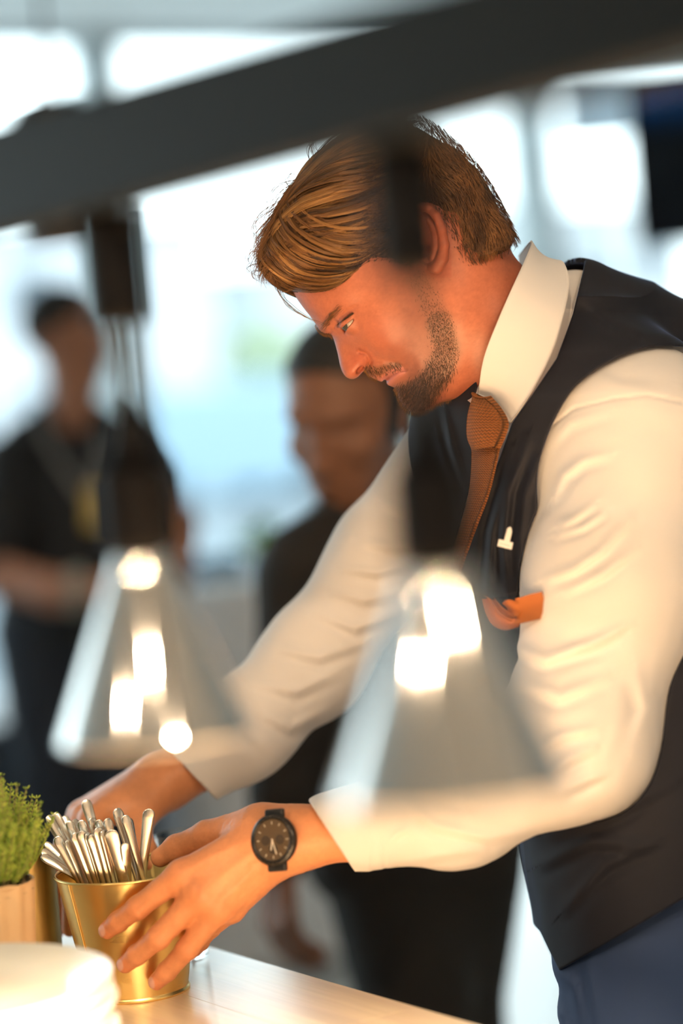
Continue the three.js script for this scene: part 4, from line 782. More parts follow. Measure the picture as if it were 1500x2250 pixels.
// eyes
for (const s of [-1, 1]) {
  const c = HP(eyeC[0], eyeC[1], s * eyeC[2]), r = 28 * HS, look = v3(-0.72, -0.5, s < 0 ? 0.5 : -0.3).normalize();
  const e = part('eye', place(new THREE.SphereGeometry(r, 32, 24).translate(c.x, c.y, c.z)), mat([0.34, 0.27, 0.23], 0.15), man);
  const q = new THREE.Quaternion().setFromUnitVectors(v3(0, 1, 0), look);
  part('iris', place(new THREE.SphereGeometry(r * 1.012, 24, 12, 0, Math.PI * 2, 0, 0.5).applyQuaternion(q).translate(c.x, c.y, c.z)), mat([0.05, 0.045, 0.035], 0.1), e);
}

// ---------------------------------------------------------------- the man: hair
const hairLine = dense([[1140, 534], [1130, 512], [1120, 488], [1102, 452], [1080, 413], [1052, 372], [1016, 332], [975, 298], [925, 268], [870, 258], [810, 268], [762, 290], [722, 320], [692, 350], [668, 380], [641, 416], [616, 450], [592, 486], [577, 520], [564, 560], [560, 588], [572, 608], [600, 624], [640, 637], [690, 646], [735, 642], [768, 624], [786, 604], [808, 592], [850, 592], [888, 600], [906, 606], [908, 560], [904, 505], [912, 478], [940, 474], [968, 510], [982, 552], [996, 582], [1030, 604], [1080, 592], [1122, 562], [1140, 534]], 320);
const hD = gridField(530, 1180, 230, 680, 2, (x, y) => polyDist(hairLine, x, y));
const lift = (u, v) => mix(6, 26, smooth(930, 800, u) * smooth(640, 560, v)) + 10 * smooth(420, 330, v);
const hairR = (u) => mix(60, 95, smooth(900, 700, u));
function hairShell(u, v, w) {
  const D = hD(u, v), W = gW(clamp(u, 610, 1110), v) + lift(u, v), short = smooth(840, 900, u) * smooth(430, 520, v), R = mix(hairR(u), 26, short), t = Math.max(0, 1 - D / R), q = Math.abs(w) / W, k = Math.hypot(t, q) || 1e-6;
  return (k - 1) * (R * t * t + W * q * q) / (k * k) * 0.8;
}
const skinSurf = (u, v) => { const t = clamp(1 - gD(u, v) / gR(u, v), 0, 1); return gW(u, v) * Math.sqrt(Math.max(0, 1 - t * t)); };
const hairSurf = (u, v) => { const D = hD(u, v), W = gW(clamp(u, 610, 1110), v) + lift(u, v), short = smooth(840, 900, u) * smooth(430, 520, v), R = mix(hairR(u), 26, short), t = clamp(1 - D / R, 0, 1); return Math.max(W * Math.sqrt(Math.max(0, 1 - t * t)), D > -6 && gD(u, v) > 0 ? skinSurf(u, v) + mix(2 + 9 * smooth(0, 22, D), 1 + 10 * smooth(5, 60, D), smooth(950, 1000, u) * smooth(440, 500, v)) : 0); };
function Strands() { this.p = []; this.n = []; this.c = []; this.i = []; }
// a hair: three-sided tube through points (metres), tapering, one tint from root to tip
Strands.prototype.add = function (pts, r, c0, c1) {
  const base = this.p.length / 3, n = pts.length, a = v3(), b = v3(), t = v3(), q = v3();
  for (let i = 0; i < n; i++) {
    t.subVectors(pts[Math.min(i + 1, n - 1)], pts[Math.max(i - 1, 0)]).normalize(); a.set(-t.y, t.x, 0.01).normalize(); b.crossVectors(t, a);
    const s = i / (n - 1), rad = r * (s > 0.7 ? 1.05 - (s - 0.7) * 2.8 : 1);
    for (let k = 0; k < 3; k++) { const an = k * 2.0944 + 0.5, ca = Math.cos(an), sa = Math.sin(an); q.copy(a).multiplyScalar(ca).addScaledVector(b, sa); this.n.push(q.x, q.y, q.z); this.p.push(pts[i].x + q.x * rad, pts[i].y + q.y * rad, pts[i].z + q.z * rad); this.c.push(mix(c0[0], c1[0], s), mix(c0[1], c1[1], s), mix(c0[2], c1[2], s)); }
    if (i) for (let k = 0; k < 3; k++) { const x = base + i * 3 + k, y = base + i * 3 + (k + 1) % 3; this.i.push(x - 3, y - 3, x, y - 3, y, x); }
  }
};
Strands.prototype.geo = function () { const g = new THREE.BufferGeometry(); g.setAttribute('position', new THREE.Float32BufferAttribute(this.p, 3)); g.setAttribute('normal', new THREE.Float32BufferAttribute(this.n, 3)); g.setAttribute('color', new THREE.Float32BufferAttribute(this.c, 3)); g.setIndex(this.i); return g; };
const mHair = mat([1, 1, 1], 0.38, 0, { vertexColors: true, specularIntensity: 0.9 });
const hairTone = (k) => [[0.035, 0.016, 0.008], [0.12, 0.053, 0.018], [0.27, 0.13, 0.04], [0.5, 0.28, 0.1]][k];
const tone = (t) => { const k = clamp(t, 0, 0.999) * 3, i = k | 0, a = hairTone(i), b = hairTone(i + 1); return a.map((x, j) => mix(x, b[j], k - i)); };
const famA = [[[905, 288], [830, 288], [760, 305], [706, 342], [668, 388], [640, 432]], [[898, 308], [815, 318], [735, 346], [676, 392], [636, 438], [606, 484]], [[890, 340], [805, 356], [722, 380], [655, 420], [612, 468], [586, 522]], [[880, 380], [795, 402], [712, 420], [652, 444], [606, 488], [578, 548]], [[872, 415], [792, 447], [720, 462], [660, 476], [612, 512], [577, 575]], [[865, 445], [800, 483], [730, 498], [664, 504], [618, 535], [586, 598]], [[856, 472], [792, 512], [728, 532], [668, 538], [628, 560], [600, 616]]];
const famB = [[[668, 392], [652, 436], [676, 488], [732, 520], [806, 520], [872, 488]], [[642, 428], [630, 468], [650, 520], [702, 560], [772, 574], [846, 552]], [[616, 468], [612, 508], [640, 560], [696, 592], [762, 599], [815, 583]], [[596, 498], [595, 543], [630, 590], [690, 617], [750, 617], [790, 600]], [[580, 530], [583, 570], [620, 608], [680, 633], [738, 633], [778, 612]], [[568, 560], [574, 594], [612, 622], [665, 642], [715, 645], [762, 627]]];
const pick = (fam, s) => { const k = clamp(s, 0, 0.9999) * (fam.length - 1), i = k | 0, t = k - i; return fam[i].map((p, j) => [mix(p[0], fam[i + 1][j][0], t), mix(p[1], fam[i + 1][j][1], t)]); };
{
  const st = new Strands();
  const lay = (fam, side, locks, per, segs, depth0, depth1) => {
    for (let L = 0; L < locks; L++) {
      const s0 = rnd(), sh = rr(-0.22, 0.22), lt = rr(0.05, 0.75) + 0.25 * noise(s0 * 14, sh * 9, 3 + side), wob = rr(-20, 20), off0 = rr(depth0, depth1), tw = rr(0.4, 1);
      for (let k = 0; k < per; k++) {
        const s = s0 + rr(-1, 1) * 0.011, g = pick(fam, s), cv = new THREE.CatmullRomCurve3(g.map(([x, y]) => v3(x, y, 0))), a0 = clamp(Math.max(0, sh) + rr(0, 0.05), 0, 0.5), a1 = clamp(1 + Math.min(0, sh) - rr(0, 0.1), 0.55, 1), pts = [], ph = rr(0, 6), am = rr(0, 1.6), jx = rr(-1.8, 1.8), jy = rr(-1.8, 1.8);
        for (let i = 0; i <= segs; i++) {
          const t = i / segs, q = cv.getPoint(mix(a0, a1, t)), u = q.x + jx * (1 - 0.5 * t) + am * Math.sin(t * 5 + ph) + wob * Math.sin(t * 3.1) * 0.4, v = q.y + jy * (1 - 0.5 * t) + am * Math.cos(t * 4 + ph) + wob * Math.sin(t * 3.1);
          const w = hairSurf(u, v) + mix(-6, off0, Math.sin(Math.PI * t) * tw) + am; pts.push(HP(u, v, side * Math.max(w, 0)));
        }
        const c = lt + rr(-0.14, 0.14); st.add(pts, rr(0.0002, 0.00038), tone(c * 0.75), tone(c + 0.08));
      }
    }
  };
  lay(famA, -1, 210, 15, 14, -6, 20); lay(famB, -1, 210, 15, 14, -4, 22);
  lay(famA, 1, 90, 8, 10, -4, 9); lay(famB, 1, 80, 8, 10, -2, 8);
  // across the crown, so that the outline is hair from any side
  for (let k = 0; k < 900; k++) {
    const s = rnd(), side = rr(-0.75, 0.75), g = pick(famA.slice(0, 3), s * 0.6), cv = new THREE.CatmullRomCurve3(g.map(([x, y]) => v3(x, y, 0))), pts = [], j = rr(-6, 8), c = rr(0.1, 0.75);
    for (let i = 0; i <= 12; i++) { const q = cv.getPoint(i / 12), u = q.x + j * 0.6, v = q.y + j * 0.6 - 4 * Math.sin(i / 12 * 3.1); pts.push(HP(u, v, hairSurf(u, v) * side)); }
    st.add(pts, rr(0.00022, 0.0004), tone(c * 0.7), tone(c));
  }
  // loose hairs at the front
  const loose = [[[604, 612], [612, 640], [632, 672], [662, 697], [706, 716]], [[606, 616], [618, 650], [640, 678], [668, 700], [712, 718]], [[650, 410], [620, 430], [600, 460], [588, 500]], [[648, 404], [610, 420], [592, 450], [590, 480]], [[620, 455], [580, 470], [562, 500], [570, 530]], [[610, 470], [575, 480], [558, 512], [572, 540], [600, 560]], [[700, 350], [690, 325], [712, 305], [750, 292]], [[690, 352], [684, 330], [704, 308], [740, 296]], [[684, 364], [676, 340], [690, 318], [720, 304]], [[640, 420], [632, 405], [640, 392], [655, 388]], [[585, 560], [556, 560], [545, 575], [556, 592]], [[580, 580], [552, 586], [548, 600], [566, 612]], [[575, 600], [560, 605], [556, 618], [580, 628]], [[600, 626], [612, 640], [628, 646], [645, 640]]];
  for (const l of loose) for (let k = 0; k < 4; k++) { const cv = new THREE.CatmullRomCurve3(l.map(([x, y]) => HP(x + rr(-4, 4), y + rr(-4, 4), -62 + rr(-25, 25)))); st.add(cv.getPoints(16), 0.0002, tone(0.3), tone(0.45)); }
  for (let k = 0; k < 420; k++) { const s = rnd(), g = pick(famA, s), e = g[5], p = g[4], w = -rr(0, 100), j = rr(-12, 12), o = rr(2, 26) * rr(0.3, 1), cv = new THREE.CatmullRomCurve3([HP(p[0], p[1], w), HP(e[0] - o * 0.4 + j * 0.3, e[1] - o * 0.6 + j, w - 4), HP(e[0] - o + j, e[1] + rr(-6, 14), w - 2), HP(e[0] - o * 0.7 + j + rr(-8, 12), e[1] + rr(6, 30), w)]); st.add(cv.getPoints(9), 0.00019, tone(rr(0.2, 0.5)), tone(rr(0.3, 0.6))); }
  // short back and sides
  for (const side of [-1, 1]) for (let k = 0, n = side < 0 ? 9500 : 3200; k < n; k++) {
    const u = rr(780, 1145), v = rr(262, 605), D = hD(u, v), nape = smooth(950, 1000, u) * smooth(440, 500, v); if (D < 1 || rnd() > mix(1, smooth(-6, 34, D), nape)) continue;
    const bk = smooth(900, 960, u), top = smooth(400, 310, v); if (bk < rnd() - 0.25 && v < 440) continue;
    let dx = mix(-0.92, 0.52, bk), dy = mix(0.36, 0.86, bk); const a = rr(-0.28, 0.28) + 0.35 * noise(u / 60, v / 60, 2), ca = Math.cos(a), sa = Math.sin(a), ex = dx * ca - dy * sa, ey = dx * sa + dy * ca;
    const fade = clamp(D / 40, 0.22, 1), len = rr(18, 34) * fade * (1 + 0.5 * top), w0 = hairSurf(u, v) * rr(0.97, 1), pts = [];
    for (let i = 0; i <= 4; i++) { const t = i / 4, uu = u + ex * len * t, vv = v + ey * len * t; pts.push(HP(uu, vv, side * (Math.max(hairSurf(uu, vv), mix(w0, skinSurf(uu, vv), 0.5)) + 1 + 4 * Math.sin(t * 2.4)))); }
    const c = clamp(0.2 + 0.26 * noise(u / 26, v / 40, 5) + rr(-0.2, 0.22), 0, 1); st.add(pts, rr(0.00016, 0.0003), tone(c * 0.5), tone(c));
  }
  // fringe of the outline at the back of the head
  for (let k = 0; k < 1500; k++) {
    const i = (rr(0, 0.26) * hairLine.length) | 0, [u, v] = hairLine[i], w = rr(-0.8, 0.8), a = rr(-0.2, 0.3), ex = 0.55 + a * 0.5, ey = 0.8, len = rr(10, 26), pts = [];
    for (let q = 0; q <= 3; q++) { const t = q / 3, uu = u - 12 + ex * len * t, vv = v - 10 + ey * len * t; pts.push(HP(uu, vv, w * 90)); }
    st.add(pts, 0.0002, tone(rr(0.05, 0.4)), tone(rr(0.2, 0.6)));
  }
  const h = part('hair', place(st.geo()), mHair, man, 'brown wavy hair falling over the forehead'); h.userData.kind = 'stuff';
  const lo = HP(535, 690, 0), hi = HP(1175, 235, 0);
  part('hair_underlayer', place(sculpt((x, y, z) => { const u = hu(x), v = hv(y), w = hw(z); return (Math.min(hairShell(u, v, w) + 19, Math.max(headShell(u, v, w) - 3, 9 + 26 * smooth(950, 1000, u) * smooth(440, 500, v) - hD(u, v))) + 3 * noise(u / 14, v / 14, w / 14)) * HS; }, [lo.x, lo.y, -DH - 235 * HS], [hi.x, hi.y, -DH + 235 * HS], 0.0024, { lip: 1.8 })), mat([0.045, 0.022, 0.011], 0.8), man);
  // beard, moustache, brows
  const bd = new Strands();
  const surfPt = (u, v, side, o) => HP(u, v, side * (skinSurf(u, v) + o));
  for (const side of [-1, 1]) for (let k = 0, n = side < 0 ? 16000 : 5000; k < n; k++) {
    const u = rr(800, 1005), v = rr(600, 918), m = beardMask(u, v); if (gD(u, v) < 0.5 || rnd() > m * m * 1.1) continue;
    const chin = smooth(780, 860, v), L = mix(4, 12, chin) * rr(0.7, 1.3), mo = u < 880 && v < 826, a = rr(-0.35, 0.35), dx = (mo ? 0.35 : mix(0.25, -0.25, chin)) + a, dy = 0.95, o = mix(1, 4, chin);
    bd.add([surfPt(u, v, side, -1), surfPt(u + dx * L * 0.5, v + dy * L * 0.5, side, o), HP(u + dx * L, v + dy * L, side * (skinSurf(u + dx * L * 0.7, v + dy * L * 0.7) + o * 0.8))], rr(0.00012, 0.00019), tone(rr(0, 0.25)), tone(rr(0.02, 0.36)));
  }
  for (let k = 0; k < 900; k++) {                                    // hairs that stand off the outline of chin and lip
    const i = (rr(17, 37) / 58 * faceLine.length) | 0, [u, v] = faceLine[i]; if (u < 800 || (u > 828 && u < 866)) continue;
    const w = rr(-1, 1) * (u > 860 ? 40 : 26), L = u > 860 ? rr(4, 11) : rr(3, 6), a = rr(-0.5, 0.3);
    bd.add([HP(u + 3, v - 3, w), HP(u - L * 0.3, v + L * 0.4, w), HP(u + a * L, v + L, w)], 0.00013, tone(rr(0.2, 0.6)), tone(rr(0.4, 0.8)));
  }
  const b = part('beard', place(bd.geo()), mHair, man, 'short brown full beard'); b.userData.kind = 'stuff';
  const eb = new Strands();
  for (const side of [-1, 1]) for (let k = 0; k < 150; k++) {
    const t = rnd(), cx = mix(mix(703, 716, t), mix(716, 742, t), t), cy = mix(mix(730, 712, t), mix(712, 690, t), t), u = cx + rr(-7, 7), v = cy + rr(-6, 5); if (gD(u, v) < 0) continue;
    const L = rr(7, 13); eb.add([surfPt(u, v, side, 0), surfPt(u + L * 0.3, v - L * 0.3, side, 3), surfPt(u + L * 0.75, v - L * 0.6, side, 2)], 0.00013, tone(0.25), tone(0.55));
  }
  for (let k = 0; k < 120; k++) { const i = (rr(4, 8) / 58 * faceLine.length) | 0, [u, v] = faceLine[i], w = rr(-30, 30); eb.add([HP(u, v, w), HP(u - 3, v + 4, w), HP(u + 1, v + 7, w)], 0.00013, tone(0.3), tone(0.6)); }
  for (let k = 0; k < 90; k++) { const t = rnd(), u = mix(747, 776, t), v = mix(715, 697, t) + rr(-1, 2); eb.add([surfPt(u, v, -1, 3), HP(u - 5, v + 3, -skinSurf(u, v) - 6), HP(u - 9, v + 7, -skinSurf(u, v) - 5)], 0.0002, tone(0.05), tone(0.15)); }
  part('eyebrows', place(eb.geo()), mHair, man).userData.kind = 'stuff';
}

// ---------------------------------------------------------------- the two people behind
// simple head: skull, jaw, brow, nose, lips, ears, in a frame facing f with crown direction up
function headOf(c, f, up, s) {
  f = f.clone().normalize(); const lat = v3().crossVectors(up, f).normalize(), u = v3().crossVectors(f, lat);
  const at = (a, b, l) => c.clone().addScaledVector(f, a * s).addScaledVector(u, b * s).addScaledVector(lat, l * s);
  const ell = (a, b, l, ra, rb, rl) => { const o = at(a, b, l); return (x, y, z) => { const dx = x - o.x, dy = y - o.y, dz = z - o.z, p = (dx * f.x + dy * f.y + dz * f.z) / ra, q = (dx * u.x + dy * u.y + dz * u.z) / rb, r = (dx * lat.x + dy * lat.y + dz * lat.z) / rl, k = Math.hypot(p, q, r); return (k / s - 1) * Math.min(ra, rb, rl) * s; }; };
  const pos = [[ell(-0.012, 0.03, 0, 0.098, 0.09, 0.077), 0.02], [ell(0.03, -0.045, 0, 0.062, 0.075, 0.06), 0.03], [ell(0.06, -0.092, 0, 0.026, 0.024, 0.028), 0.02], [ell(0.075, 0.03, 0, 0.02, 0.012, 0.045), 0.015], [ell(0.088, -0.012, 0, 0.015, 0.028, 0.009), 0.008], [ell(0.098, -0.032, 0, 0.016, 0.012, 0.015), 0.008], [ell(0.08, -0.062, 0, 0.013, 0.01, 0.022), 0.008], [ell(0.055, -0.02, 0.045, 0.024, 0.02, 0.02), 0.015], [ell(0.055, -0.02, -0.045, 0.024, 0.02, 0.02), 0.015], [ell(-0.01, -0.01, 0.08, 0.018, 0.032, 0.008), 0.006], [ell(-0.01, -0.01, -0.08, 0.018, 0.032, 0.008), 0.006]];
  const eyes = [ell(0.088, 0.012, 0.032, 0.012, 0.009, 0.016), ell(0.088, 0.012, -0.032, 0.012, 0.009, 0.016)];
  const fld = (x, y, z) => { let d = 1e3; for (const [e, k] of pos) d = smin(d, e(x, y, z), k * s); for (const e of eyes) d = smax(d, -e(x, y, z), 0.008 * s); return d; };
  const skull = ell(-0.016, 0.032, 0, 0.107, 0.1, 0.087);
  return { fld, skull, at, f, u, lat, eyes };
}
function boxOf(c, r) { return [[c.x - r, c.y - r, c.z - r], [c.x + r, c.y + r, c.z + r]]; }
function handCones(wr, dir, side, curl, s = 1) {                      // four bent fingers and a thumb on a palm
  dir = dir.clone().normalize(); const sd = side.clone().addScaledVector(dir, -side.dot(dir)).normalize(), pl = v3().crossVectors(dir, sd).multiplyScalar(curl), out = [];
  const palmEnd = wr.clone().addScaledVector(dir, 0.085 * s);
  for (let i = 0; i < 4; i++) {
    const o = (i - 1.5) * 0.0195 * s, a = wr.clone().addScaledVector(sd, o * 0.6), k = palmEnd.clone().addScaledVector(sd, o).addScaledVector(dir, -Math.abs(i - 1.2) * 0.005), L = [0.042, 0.047, 0.044, 0.034][i] * s;
    const p = k.clone().addScaledVector(dir, L * 0.8).addScaledVector(pl, L * 0.45), q = p.clone().addScaledVector(dir, L * 0.35).addScaledVector(pl, L * 0.6), t = q.clone().addScaledVector(dir, L * 0.1).addScaledVector(pl, L * 0.45);
    out.push(cone(a, 0.014 * s, k, 0.0105 * s), ...chain([[k, 0.0105 * s], [p, 0.0092 * s], [q, 0.0084 * s], [t, 0.0075 * s]]));
  }
  const b = wr.clone().addScaledVector(sd, -0.018 * s).addScaledVector(dir, 0.02 * s), m = b.clone().addScaledVector(sd, -0.026 * s).addScaledVector(dir, 0.03 * s).addScaledVector(pl, 0.012), t = m.clone().addScaledVector(dir, 0.038 * s).addScaledVector(pl, 0.012);
  out.push(...chain([[b, 0.014 * s], [m, 0.011 * s], [t, 0.009 * s]])); return out;
}
const skinMat = (c) => mat(c, 0.5);
const ground = (px, d, y) => W2(P(px, 1500, d).setY(y));
// --- guest at the window, side face, dark polo shirt and lanyard
{
  const d = 5.6, base = P(150, 1500, d).setY(0), t = thing('person', 'short-haired man in black polo with lanyard standing by the windows', 'person', base), put = (g) => place(g, base), S = d / F;
  const up = v3(-0.02, 1, 0), hd = headOf(V(150, 742, d), v3(0.95, -0.06, -0.25), up, 1.0);
  const neckC = cone(V(150, 800, d), 0.055, V(168, 925, d), 0.062);
  const armL = chain([[V(22, 1010, 5.5), 0.06], [V(-18, 1262, 5.42), 0.047], [V(120, 1300, 5.3), 0.04], [V(215, 1298, 5.24), 0.03]]), armR = chain([[V(318, 1030, 5.72), 0.058], [V(372, 1262, 5.62), 0.045], [V(392, 1225, 5.45), 0.034], [V(392, 1218, 5.44), 0.03]]);
  const hL = handCones(V(222, 1297, 5.235), v3(1, 0.05, 0.3), v3(0, 1, 0), 1), hR = handCones(V(392, 1222, 5.44), v3(0.1, 1, 0.25), v3(1, 0, 0.2), -1);
  const skin = blend([neckC, ...armL.slice(1), ...armR.slice(1)], 0.02), hands = blend([...hL, ...hR], 0.008);
  const g1 = sculpt((x, y, z) => smin(hd.fld(x, y, z), neckC(x, y, z), 0.02), ...boxOf(V(155, 790, d), 0.2), 0.004, {}), bb = bounds([...armL.slice(1), ...armR.slice(1), ...hL, ...hR], 0.01);
  const g2 = sculpt((x, y, z) => smin(Math.min(skin(x, y, z)), hands(x, y, z), 0.012), ...bb, 0.005, {});
  const torso = [...chain([[V(70, 1030, d), 0.085], [V(90, 1330, d), 0.1]]), ...chain([[V(262, 1030, d), 0.085], [V(232, 1330, d), 0.1]]), cone(V(60, 990, d), 0.06, V(280, 990, d), 0.06), cone(V(165, 1100, d - 0.03), 0.12, V(165, 1330, d - 0.03), 0.12)];
  const core = blend(torso, 0.05), coreB = bounds(torso, 0.02);
  part('body', put(mergeGeometries([g1, g2, sculpt((x, y, z) => core(x, y, z) + 0.02, ...coreB, 0.012, {})])), skinMat([0.34, 0.15, 0.085]), t);
  const top = [...torso, armL[0], armR[0], cone(V(70, 975, d), 0.05, V(150, 905, d), 0.055), cone(V(270, 985, d), 0.05, V(185, 915, d), 0.05)];
  const shirt = blend(top, 0.04), sb = bounds(top, 0.02);
  part('polo_shirt', put(sculpt((x, y, z) => smax(shirt(x, y, z) - 0.004, -(neckC(x, y, z) - 0.006), 0.006) - 0.002 * noise(x * 18, y * 18, z * 18), ...sb, 0.006, {})), mat([0.008, 0.009, 0.012], 0.8), t);
  part('hair', put(sculpt((x, y, z) => { const p = v3(x, y, z).sub(V(150, 742, d)), b = p.dot(hd.u), a = p.dot(hd.f); return Math.max(hd.skull(x, y, z) + 0.006, -(b - 0.045 + a * -0.75) * 0.8); }, ...boxOf(V(150, 742, d), 0.15), 0.004, {})), mat([0.012, 0.009, 0.008], 0.7), t, 'very short black hair');
  const legs = [...chain([[V(80, 1400, d), 0.1], [ground(90, d, 0.5), 0.07], [ground(100, d, 0.06), 0.06]]), ...chain([[V(245, 1400, d), 0.1], [ground(250, d, 0.5), 0.07], [ground(258, d, 0.06), 0.06]]), cone(V(90, 1365, d), 0.1, V(235, 1365, d), 0.1)];
  part('trousers', put(sculpt(blend(legs, 0.04), ...bounds(legs, 0.02), 0.01, {})), mat([0.012, 0.018, 0.032], 0.8), t);
  for (const px of [100, 258]) { const w = P(px, 1500, d).setY(0).sub(base); part('shoe', new THREE.SphereGeometry(1, 20, 12, 0, 6.2832, 0, Math.PI / 2).scale(0.14, 0.08, 0.05).translate(w.x + 0.05, 0, w.z), mat([0.02, 0.02, 0.02], 0.4), t); }
  const ln = (a) => part('lanyard', put(sheet(a.map(([x, y, q]) => [x - 9, y, q]), a.map(([x, y, q]) => [x + 9, y, q]), 20, 2, 0, 0.002)), mat([0.2, 0.19, 0.185], 0.7), t);
  ln([[88, 900, 5.56], [100, 960, 5.5], [150, 1040, 5.455], [198, 1110, 5.44]]); ln([[222, 930, 5.56], [222, 980, 5.5], [214, 1050, 5.455], [204, 1110, 5.44]]);
  part('badge', put(sheet([[188, 1066, 5.436], [188, 1160, 5.436]], [[226, 1066, 5.436], [226, 1160, 5.436]], 4, 4, 0, 0.003)), mat([0.5, 0.36, 0.1], 0.5), t, 'yellow name badge');
  void S;
  const wr = V(170, 1299, 5.27); part('wristband', put(new THREE.TorusGeometry(0.042, 0.009, 10, 32).rotateY(Math.PI / 2).scale(2.2, 1, 1).translate(wr.x, wr.y, wr.z)), mat([0.25, 0.25, 0.22], 0.6), t, 'pale wristband');
}
// --- colleague behind the counter: dark jacket, hair tied back, looking down
{
  const d = 3.5, base = P(960, 1500, 3.55).setY(0), t = thing('person', 'dark-haired waiter in black jacket and bow tie looking down', 'person', base), put = (g) => place(g, base);
  const c = V(768, 912, d), up = v3(-0.16, 0.94, 0.3).normalize(), hd = headOf(c, v3(-0.46, -0.42, 0.78), up, 1.1);
  const neckC = cone(V(800, 990, 3.52), 0.05, V(850, 1150, 3.56), 0.056);
  const hand = handCones(V(612, 1905, 3.42), v3(0.02, -1, 0.1), v3(0.55, 0, 0.8), -1), g1 = sculpt((x, y, z) => smin(hd.fld(x, y, z), neckC(x, y, z), 0.02), ...boxOf(V(790, 980, d), 0.2), 0.0035, {}), hb = blend(hand, 0.009);
  const torso = [...chain([[V(690, 1262, 3.46), 0.075], [V(760, 1560, 3.5), 0.09], [V(820, 1850, 3.55), 0.11]]), ...chain([[V(1010, 1250, 3.66), 0.08], [V(990, 1560, 3.62), 0.1], [V(990, 1850, 3.6), 0.115]]), cone(V(780, 1150, 3.53), 0.06, V(690, 1235, 3.47), 0.06), cone(V(890, 1150, 3.58), 0.06, V(1020, 1230, 3.67), 0.07), cone(V(860, 1300, 3.52), 0.09, V(880, 1800, 3.54), 0.11)];
  const arm = chain([[V(664, 1278, 3.44), 0.062], [V(636, 1560, 3.42), 0.05], [V(622, 1740, 3.42), 0.044], [V(612, 1890, 3.42), 0.036]]), armB = chain([[V(1040, 1280, 3.68), 0.064], [V(1080, 1560, 3.66), 0.052], [V(1060, 1850, 3.6), 0.04]]);
  const jk = [...torso, ...arm, ...armB], jf = blend(jk, 0.035);
  part('body', put(mergeGeometries([g1, sculpt(hb, ...bounds(hand, 0.01), 0.003, {}), sculpt((x, y, z) => jf(x, y, z) + 0.018, ...bounds(jk, 0.02), 0.012, {})])), skinMat([0.27, 0.115, 0.06]), t);
  part('jacket', put(sculpt((x, y, z) => smax(jf(x, y, z), -(neckC(x, y, z) - 0.006), 0.005) - 0.003 * noise(x * 16, y * 16, z * 16), ...bounds(jk, 0.02), 0.005, {})), mat([0.016, 0.012, 0.01], 0.8), t);
  part('shirt_collar', put(sculpt((x, y, z) => { const q = neckC(x, y, z), b = neckC.t; return Math.max(Math.abs(q - 0.006) - 0.003, (0.72 - b) * 0.12); }, ...bounds([neckC], 0.02), 0.0035, {})), mat([0.014, 0.02, 0.032], 0.7), t);
  const bw = V(782, 1128, 3.455); part('bow_tie', put(join([new THREE.ConeGeometry(0.024, 0.05, 20).rotateZ(-Math.PI / 2).scale(1, 1, 0.4).translate(-0.026, 0, 0), new THREE.ConeGeometry(0.024, 0.05, 20).rotateZ(Math.PI / 2).scale(1, 1, 0.4).translate(0.026, 0, 0), new THREE.SphereGeometry(0.011, 16, 12)]).translate(bw.x, bw.y, bw.z)), mat([0.006, 0.006, 0.008], 0.6), t);
  part('hair', put(sculpt((x, y, z) => { const p = v3(x, y, z).sub(c), a = p.dot(hd.f), b = p.dot(hd.u), l = Math.abs(p.dot(hd.lat)); const edge = a - 0.045 - 0.25 * Math.max(0, b - 0.06) * -1 - (b > 0.07 ? (b - 0.07) * 1.4 : 0) + (l > 0.05 ? (l - 0.05) * 0.9 : 0); let q = Math.max(hd.skull(x, y, z), edge * 0.7); const bun = hd.at(-0.13, 0.01, 0); return smin(Math.max(q, -(b + 0.075)), Math.hypot(x - bun.x, y - bun.y, z - bun.z) - 0.045, 0.03); }, ...boxOf(c, 0.2), 0.0035, {})), mat([0.010, 0.008, 0.007], 0.5), t, 'black hair tied back');
  const legs = [...chain([[V(860, 1900, 3.55), 0.105], [ground(865, 3.5, 0.5), 0.075], [ground(870, 3.46, 0.06), 0.065]]), ...chain([[V(1000, 1900, 3.6), 0.105], [ground(915, 3.68, 0.5), 0.078], [ground(920, 3.72, 0.06), 0.065]])];
  part('trousers', put(sculpt(blend(legs, 0.05), ...bounds(legs, 0.02), 0.008, {})), mat([0.010, 0.008, 0.007], 0.8), t);
  for (const [px, dd] of [[870, 3.46], [920, 3.72]]) { const w = P(px, 1500, dd).setY(0).sub(base); part('shoe', new THREE.SphereGeometry(1, 20, 12, 0, 6.2832, 0, Math.PI / 2).scale(0.055, 0.08, 0.14).translate(w.x, 0, w.z + 0.05), mat([0.02, 0.02, 0.02], 0.4), t); }
}
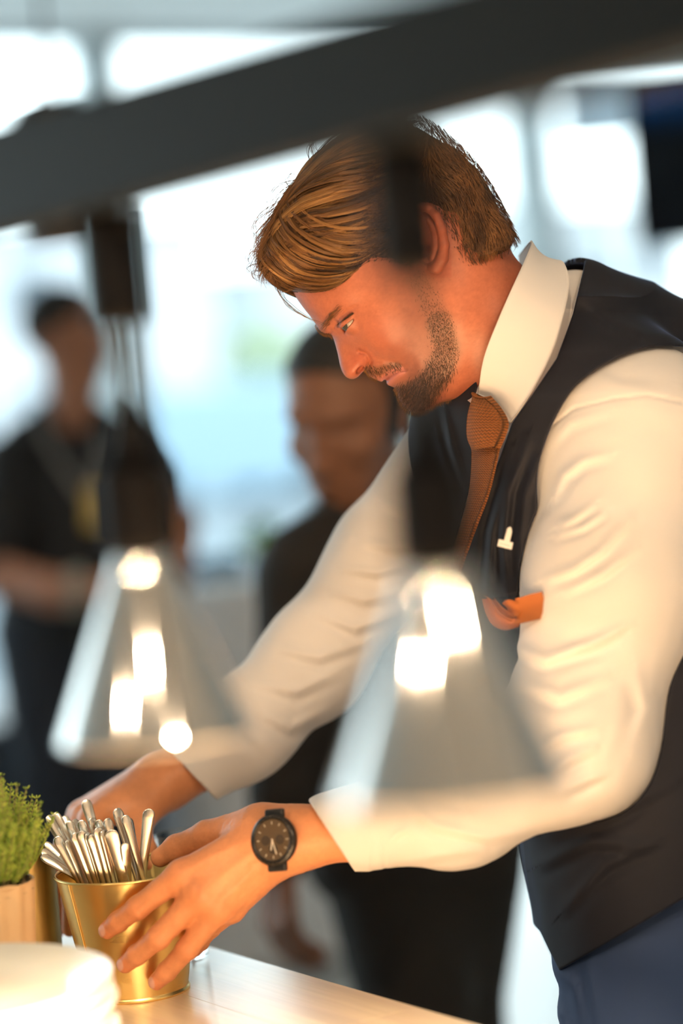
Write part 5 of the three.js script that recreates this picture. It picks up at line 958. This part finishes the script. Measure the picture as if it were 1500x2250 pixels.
// --- furniture behind: high table with white cloth, blue box and plant; dark cabinet
{
  const c = P(520, 1262, 6.6), t = thing('cocktail_table', 'tall round table under a white cloth behind the waiter', 'table', v3(c.x, 0, c.z)), H = c.y;
  part('tabletop', cyl(0.36, 0.36, 0.03, 0, H - 0.02, 0, 48), mat([0.6, 0.6, 0.6], 0.6), t);
  const pos = [], idx = [], N = 96, Mv = 20;
  for (let j = 0; j <= Mv; j++) for (let i = 0; i <= N; i++) { const a = i / N * 2 * Math.PI, q = j / Mv, r = q < 0.2 ? 0.37 * q / 0.2 : mix(0.37, 0.3, Math.sin((q - 0.2) / 0.8 * Math.PI) * 0.9) * (1 + 0.06 * Math.cos(a * 9) * (q - 0.2)); pos.push(Math.cos(a) * r, q < 0.2 ? H : H - (q - 0.2) / 0.8 * (H - 0.03), Math.sin(a) * r); }
  for (let j = 0; j < Mv; j++) for (let i = 0; i < N; i++) { const a = j * (N + 1) + i, b = a + N + 1; idx.push(a, a + 1, b, a + 1, b + 1, b); }
  const g = new THREE.BufferGeometry(); g.setAttribute('position', new THREE.Float32BufferAttribute(pos, 3)); g.setIndex(idx); g.computeVertexNormals();
  part('tablecloth', g, mat([0.85, 0.86, 0.88], 0.8), t); part('table_leg', cyl(0.03, 0.03, H - 0.04, 0, H / 2 - 0.02, 0), mat([0.3, 0.3, 0.3], 0.4, 1), t); part('table_foot', cyl(0.25, 0.27, 0.02, 0, 0.01, 0), mat([0.3, 0.3, 0.3], 0.4, 1), t);
  const b = thing('gift_box', 'blue box lying on the white clothed table', 'box', v3(c.x - 0.06, H, c.z + 0.02)); b.rotation.y = 0.4;
  part('box_body', box(0.16, 0.05, 0.12, 0, 0.025, 0, 0.004), mat([0.06, 0.2, 0.36], 0.5), b); part('lid', box(0.166, 0.02, 0.126, 0, 0.05, 0, 0.004), mat([0.06, 0.2, 0.36], 0.5), b);
  const pl = P(585, 1270, 6.5), p = thing('potted_plant', 'small green plant in a white pot on the clothed table', 'plant', v3(pl.x, H, pl.z));
  part('pot', lathe([[0, 0], [0.03, 0], [0.04, 0.06], [0.037, 0.06], [0.028, 0.004], [0, 0.004]], 32), mat([0.8, 0.8, 0.8], 0.4), p);
  const lf = []; for (let i = 0; i < 60; i++) { const a = rr(0, 6.28), e = rr(0.3, 1.4), L = rr(0.05, 0.11); lf.push(new THREE.SphereGeometry(1, 8, 6).scale(0.012, 0.004, L / 2).translate(0, 0, L / 2).rotateX(-e).rotateY(a).translate(0, 0.055, 0)); }
  part('leaves', join(lf), mat([0.16, 0.34, 0.05], 0.5), p).userData.kind = 'stuff';
}
{
  const c = P(60, 1560, 6.3), t = thing('sideboard', 'low dark blue cabinet behind the lanyard man', 'cabinet', v3(c.x, 0, c.z)); t.rotation.y = ROOMTURN;
  const H = c.y; part('carcass', box(1.5, H - 0.1, 0.45, -0.55, (H - 0.1) / 2 + 0.08, 0, 0.01), mat([0.02, 0.035, 0.06], 0.5), t); part('top', box(1.54, 0.025, 0.48, -0.55, H - 0.01, 0, 0.004), mat([0.03, 0.04, 0.06], 0.4), t);
  for (let i = 0; i < 3; i++) { const dr = part('door', box(0.47, H - 0.16, 0.02, -1.04 + i * 0.49, (H - 0.1) / 2 + 0.08, 0.235, 0.004), mat([0.022, 0.038, 0.065], 0.45), t); part('handle', box(0.012, 0.12, 0.02, -0.86 + i * 0.49, H * 0.6, 0.25, 0.003), mat([0.3, 0.3, 0.3], 0.3, 1), dr); }
  part('plinth', box(1.4, 0.08, 0.4, -0.55, 0.04, 0), mat([0.01, 0.01, 0.01], 0.7), t);
}
renderer.render(scene, camera);
